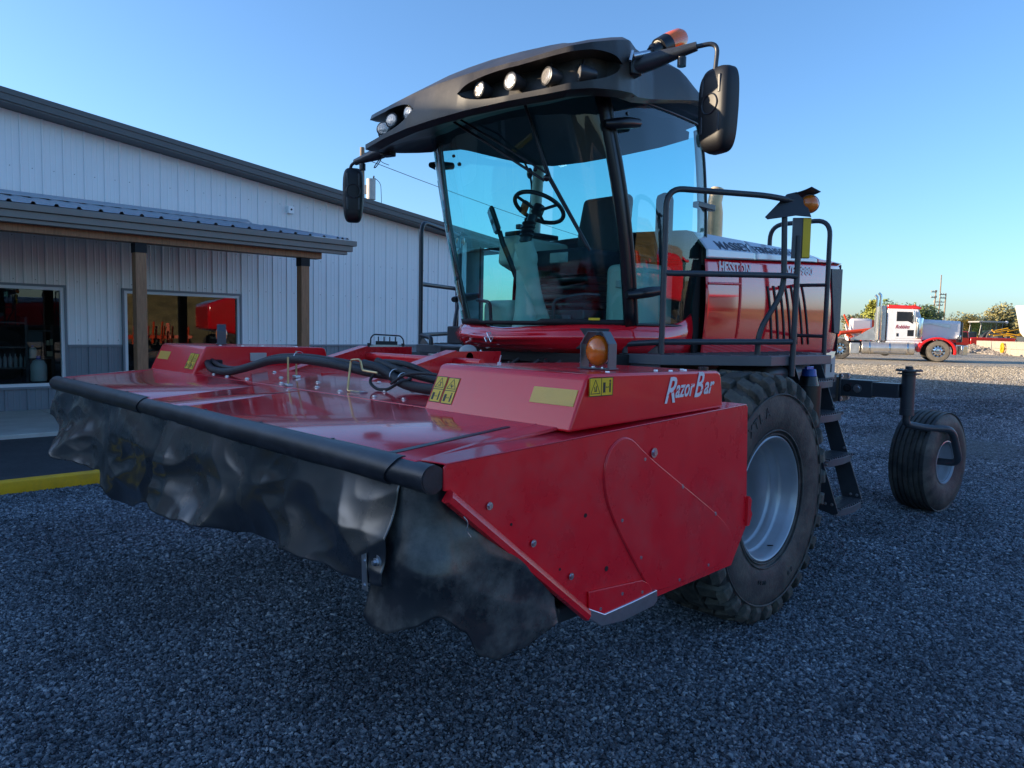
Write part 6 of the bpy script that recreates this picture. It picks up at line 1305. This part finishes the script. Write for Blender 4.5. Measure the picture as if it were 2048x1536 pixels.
# transformer pole standing beyond the shop
tp = root_('transformer_pole', 'pole with grey transformer can and looping wires rising behind the shop roof', 'utility pole', 722, 33, 0)
P_(tp, 'pole_shaft', POLE, lambda m: m.cyl((0, 0, 0), (0, 0, 9.75), .14, .10, n=12))
P_(tp, 'transformer', LGREY, lambda m: [m.cyl((.42, -.1, 7.45), (.42, -.1, 8.35), .20, n=18), m.box(.1, .3, -.1, 0, 7.7, 8.1)], angle=50)
P_(tp, 'bushing', BLACKP, lambda m: m.cyl((.5, -.1, 8.3), (.55, -.1, 8.5), .03, n=8))
for k, pts in enumerate(([(.5, -.1, 8.45), (.85, -.1, 8.2), (.9, -.1, 7.2), (.75, -.1, 6.5), (.5, -.1, 6.9), (.35, -.1, 7.3)], [(.1, 0, 7.2), (.5, 0, 7.25), (.7, 0, 6.8), (.45, 0, 6.5), (.2, 0, 6.9)], [(.1, 0, 7.0), (.35, 0, 7.15), (.5, 0, 6.7), (.3, 0, 6.4)], [(.05, 0, 9.5), (.4, 0, 9.55), (.9, 0, 9.1), (1.2, 0, 9.0)])):
    P_(tp, 'loop_wire', BLACKP, lambda m, pts=pts: m.tube(fillet(pts, .3, 6), .014, 6), angle=80)
def wire(a, b, sag, lab):
    a, b = Vector(a), Vector(b); m = MB(); m.tube([a+(b-a)*t/20+Vector((0, 0, -sag*4*(t/20)*(1-t/20))) for t in range(21)], .016, 5); tag(m.build('power_line', CHAR_L, None), lab, 'power line')
ax, ay = cpt(722, depth=33); bx, by = cpt(1500, depth=95)
wire((ax, ay, 9.3), (bx, by, 9.8), 1.2, 'upper power line running right from the transformer pole behind the cab')
wire((ax, ay, 6.9), (bx, by, 7.6), .9, 'lower power line running right from the transformer pole behind the cab')
# ---- compact loader cage in front of the shop wall, seen over the far tyre
sk = root_('compact_loader', 'small machine with black tubular cage by the shop wall behind the far tyre', 'loader', 771, 14.3, radians(6))
CG = mat('cage_black', (.015, .016, .02), .4); 
P_(sk, 'cage_bar', CG, lambda m: m.tube(fillet([(-.30, 0, 1.25), (-.30, 0, 1.55), (-.24, 0, 1.62), (.28, 0, 1.60), (.34, 0, 1.52), (.34, 0, 1.25)], .04), .014, 8), angle=80)
for x in (-.33, .33): P_(sk, 'side_post', CG, lambda m, x=x: m.box(x-.03, x+.03, -.05, .05, .3, 1.45))
for x in (-.28, .285): P_(sk, 'silver_post', ALU, lambda m, x=x: m.box(x-.028, x+.028, -.06, .0, .6, 1.40))
P_(sk, 'head_frame', ALU, lambda m: m.box(-.25, .25, -.07, -.01, 1.36, 1.42)); P_(sk, 'dark_screen', mat('dark_screen', (.02, .025, .035), .25, coat=.5), lambda m: m.box(-.22, .22, -.03, .02, .85, 1.36), bevel=.03)
P_(sk, 'valve_bank', CG, lambda m: m.box(-.2, .22, -.05, .05, 1.42, 1.49))
for k in range(4): P_(sk, 'lever', CG, lambda m, k=k: m.cyl((-.15+.11*k, 0, 1.49), (-.15+.11*k, 0, 1.58), .012, n=6))
P_(sk, 'body', CG, lambda m: m.box(-.45, .45, 0, 1.0, .25, .9), bevel=.05)
for k in (-1, 1): P_(sk, 'wheel', RUBF, lambda m, k=k: m.lathe([(.1, -.1), (.28, -.1), (.3, 0), (.28, .1), (.1, .1)], (k*.5, .4, .3), 'X' if False else 'Y', 18))
# ---- trees
def leafmat(nm, c): return mat(nm, c, .7, var=.45, vscale=.8)
LM = {'green': leafmat('green_leaves', (.15, .19, .05)), 'yg': leafmat('yellow_green_leaves', (.34, .34, .06)), 'dk': leafmat('dark_leaves', (.10, .115, .055)), 'or': leafmat('orange_leaves', (.60, .32, .03)), 'ol': leafmat('olive_leaves', (.26, .23, .09))}
BARK = mat('bark', (.10, .08, .06), .9)
def tree(px, depth, h, w, kind, label, seed, cone=False, nl=2600, group=None):
    random.seed(seed); t = root_('tree', label, 'tree', px, depth, 0, -.3, group)
    tr = MB(); tr.cyl((0, 0, 0), (0, 0, h*.55), w*.035+.08, .06, n=8)
    cl = []
    for k in range(14 if not cone else 16):
        if cone: z = h*(.18+.80*k/16); rr = w*.5*(1-k/17)+.15; a = random.uniform(0, 6.28); c = Vector((cos(a)*rr*.45, sin(a)*rr*.45, z)); r = rr*.75+.2
        else: a = random.uniform(0, 6.28); q = random.uniform(.1, .75); z = h*random.uniform(.38, .86); c = Vector((cos(a)*w*.5*q, sin(a)*w*.5*q, z)); r = w*random.uniform(.16, .28)
        cl.append((c, r)); tr.cyl((0, 0, min(c.z*.6, h*.5)), c, .07, .02, n=5)
    P_(t, 'trunk', BARK, lambda m: m.add(tr.v, tr.f))
    m = MB(); sz = max(.10, w*.030); per = nl//len(cl)
    for c, r in cl:
        for _ in range(per):
            v = Vector((random.gauss(0, 1), random.gauss(0, 1), random.gauss(0, 1))).normalized()*r*random.uniform(.55, 1.08); v.z *= .8; p = c+v
            a = Vector((random.gauss(0, 1), random.gauss(0, 1), random.gauss(0, 1))).normalized()*sz*random.uniform(.6, 1.3); b = a.orthogonal().normalized()*a.length*.7
            k0 = len(m.v); m.v += [tuple(p-a), tuple(p+b), tuple(p+a), tuple(p-b)]; m.f.append((k0, k0+1, k0+2, k0+3))
    o = m.build('crown', LM[kind], None, fix=False, smooth=False); o.parent = t; return t
TREES = [(1706, 70, 3.9, 3.6, 'ol', 'low olive tree at the edge of the windrower hood, leftmost of the distant trees', 0), (1738, 85, 5.9, 6.0, 'yg', 'bright yellow green conical tree left of the semi stacks', 1), (1767, 95, 6.9, 6.5, 'green', 'tall dark green tree right behind the semi stacks', 0),
    (1776, 110, 6.5, 6, 'ol', 'olive tree showing just right of the tall dark green one', 0), (1832, 100, 6.2, 6.5, 'green', 'rounded green tree above the semi cab roof', 0), (1818, 120, 6.8, 7, 'dk', 'dark tree behind the rounded green one over the semi cab', 0),
    (1860, 120, 6.4, 5.0, 'dk', 'narrow dark tree between the semi cab and the tall poles', 0), (1872, 130, 5.2, 5, 'ol', 'brownish tree at the foot of the three tall poles', 0), (1891, 140, 3.6, 3, 'yg', 'tiny yellow green shrub right of the three tall poles', 0), (1902, 150, 3.2, 6, 'dk', 'low dark bush on the horizon between poles and tractor', 0),
    (1925, 130, 6.0, 6.5, 'ol', 'brown green tree behind the orange one, left of the tractor cab', 0), (1931, 100, 4.6, 4.4, 'or', 'small bright orange autumn tree left of the tractor cab', 0), (1945, 125, 5.6, 6, 'dk', 'dark tree peeking over the tractor cab roof', 0),
    (1976, 140, 7.0, 7, 'ol', 'olive tree under the H frame poles', 0), (2004, 130, 7.6, 9, 'ol', 'broad olive tree between the H frame and the white tank', 0), (2030, 150, 8.0, 9, 'dk', 'darker tree behind the white tank', 0), (2046, 160, 7.5, 9, 'ol', 'olive tree at the far right edge behind the tank', 0)]
for k, (px, dp, h, w, kd, lb, cn) in enumerate(TREES): tree(px, dp, h*.93+.3, w*.92, kd, lb, 100+k, bool(cn))
m = MB(); random.seed(9)
for k in range(2600):
    a = radians(random.uniform(24, 42)); dpt = random.uniform(150, 175); x, y = cpt(1024+1450*tan(a), depth=dpt); z = gz(x, y)+random.uniform(0, 2.6); s_ = random.uniform(.15, .4)
    v1 = Vector((random.gauss(0, 1), random.gauss(0, 1), random.gauss(0, 1))).normalized()*s_; v2 = v1.orthogonal().normalized()*s_*.7; p = Vector((x, y, z)); k0 = len(m.v); m.v += [tuple(p-v1), tuple(p+v2), tuple(p+v1), tuple(p-v2)]; m.f.append((k0, k0+1, k0+2, k0+3))
m.build('distant_hedge', LM['dk'], None, fix=False, smooth=False, kind='stuff')
# ---- the golden hillside around the yard (behind the viewer)
HILL = mat('dry_grass_hill', (.36, .27, .11), .9, var=.5, vscale=.35, dirt=(.10, .11, .04), dirt_amt=.9, dirt_scale=.16)
def hill(a0, a1, r0, crest, nm):
    def fn(u, v):
        a = a0+(a1-a0)*u; h = crest(a)*sin(min(1, v*1.35)*pi/2)**1.3*(1 if v < .75 else 1-.2*(v-.75)); r = r0+v*90; h *= min(1, u*8)*min(1, (1-u)*8)
        return (r*cos(a), r*sin(a), h-.4+2.2*noise.noise((r*.03*cos(a), r*.03*sin(a), 2))*v)
    m = MB(); m.grid(fn, 70, 16); m.build(nm, HILL, None, kind='structure')
hill(radians(288), radians(350), 44, lambda a: 4+11*smooth(radians(328), radians(308), a) if False else 4+11*(1-smooth(radians(306), radians(328), a)), 'hillside')
HILL2 = mat('dark_reflection_green', (.035, .045, .02), .9, var=.5, vscale=.15)  # unseen dark hill added so the left shop window mirrors something dark
HG = HILL; HILL = HILL2; hill(radians(185), radians(292), 60, lambda a: 6.5, 'dark_reflection_hill'); HILL = HG
# unseen straight backed rise added up-sun: its crest line casts the evening shadow over the yard
S = Vector((SUN_DIR.x, SUN_DIR.y, 0)).normalized(); T_ = Vector((-S.y, S.x, 0)); te = tan(SUN_EL)
def shadow_ridge(u, v):
    uu = u*2-1; q = 110*(abs(uu)**1.7)*(1 if uu > 0 else -1); s_ = [58, 74, 90, 112, 150][min(4, int(v*4+.001))] if abs(v*4-round(v*4)) < 1e-6 else 0
    hh = [0, .55, 1, .9, 0][int(round(v*4))]*((90+(13.2-7.5*smooth(-1.5, 1.5, q)))*te)  # crest lowered on one side so sun reaches ground behind the camera
    return tuple(S*s_+T_*q+Vector((0, 0, hh-.3+(noise.noise((q*.10, 0, v*3))*.35 if 0 < v < 1 else 0))))
m = MB(); m.grid(shadow_ridge, 90, 4); m.build('shadow_ridge', HILL, None, kind='structure')
# ---- red machine parked in the sun across the yard (the shop window mirrors it)
rc = thing('parked_combine', 'red combine harvester parked in the sun across the yard, mirrored in the shop window', 'combine', (19.4, -9, 0), radians(186))
P_(rc, 'body', RED_HOOD, lambda m: m.prism([(-3, -1.2, 1.2), (-3, -1.2, 2.6), (-2.2, -1.2, 3.3), (1.6, -1.2, 3.5), (3.2, -1.2, 2.9), (3.2, -1.2, 1.5), (1, -1.2, 1.1)], (0, 2.6, 0)), bevel=.15, seg=3)
P_(rc, 'side_panel', BLACKM, lambda m: [m.box(-2.6, -.4, 1.405, 1.43, 1.5, 2.3), m.box(.2, 1.4, 1.405, 1.43, 1.6, 2.7)]); P_(rc, 'white_band', WHT_D, lambda m: m.box(-2.9, 3.0, 1.405, 1.425, 2.75, 2.9)); P_(rc, 'grain_tank', mat('tank_grey', (.3, .3, .3), .5), lambda m: m.prism([(-1.8, -1.1, 3.3), (-2.1, -1.1, 3.9), (1.4, -1.1, 3.9), (1.1, -1.1, 3.4)], (0, 2.2, 0))); P_(rc, 'cab', G_FAR, lambda m: m.box(-4.6, -3.05, -1.0, 1.0, 1.9, 3.5)); P_(rc, 'cab_roof', RED_HOOD, lambda m: m.box(-4.8, -2.9, -1.1, 1.1, 3.5, 3.7), bevel=.06)
for x, r in ((-2.6, .95), (2.2, .6)):
    for y in (-1.4, 1.4): P_(rc, 'wheel', RUBF, lambda m, x=x, y=y, r=r: m.lathe([(r*.4, -.3), (r*.9, -.3), (r, 0), (r*.9, .3), (r*.4, .3)], (x, y, r), 'Y', 24))
for k, (x, y) in enumerate(((13.6, -15), (15.4, -17.2), (17.4, -18))):
    r = thing('red_implement', ['tall red implement with upright mast across the yard, mirrored in the shop window', 'second red implement of crossed tubes across the yard', 'low red implement nearest the combine across the yard'][k], 'farm implement', (x, y, 0), .3*k)
    random.seed(30+k); P_(r, 'frame_beam', ORG, lambda m: [m.box(-1.5, 1.5, -.1, .1, .8, 1.0), m.box(-.1, .1, -.1, .1, .0, 3.0-.6*k)])
    for q in range(6): P_(r, 'tine_arm', ORG, lambda m, q=q: m.cyl((-1.3+q*.5, 0, .5), (-1.2+q*.5, .1, 2.2-.3*k), .06, n=6))
    for q in (-1, 1): P_(r, 'wheel', RUBF, lambda m, q=q: m.lathe([(.1, -.1), (.35, -.1), (.4, 0), (.35, .1), (.1, .1)], (q, -.3, .4), 'Y', 18))
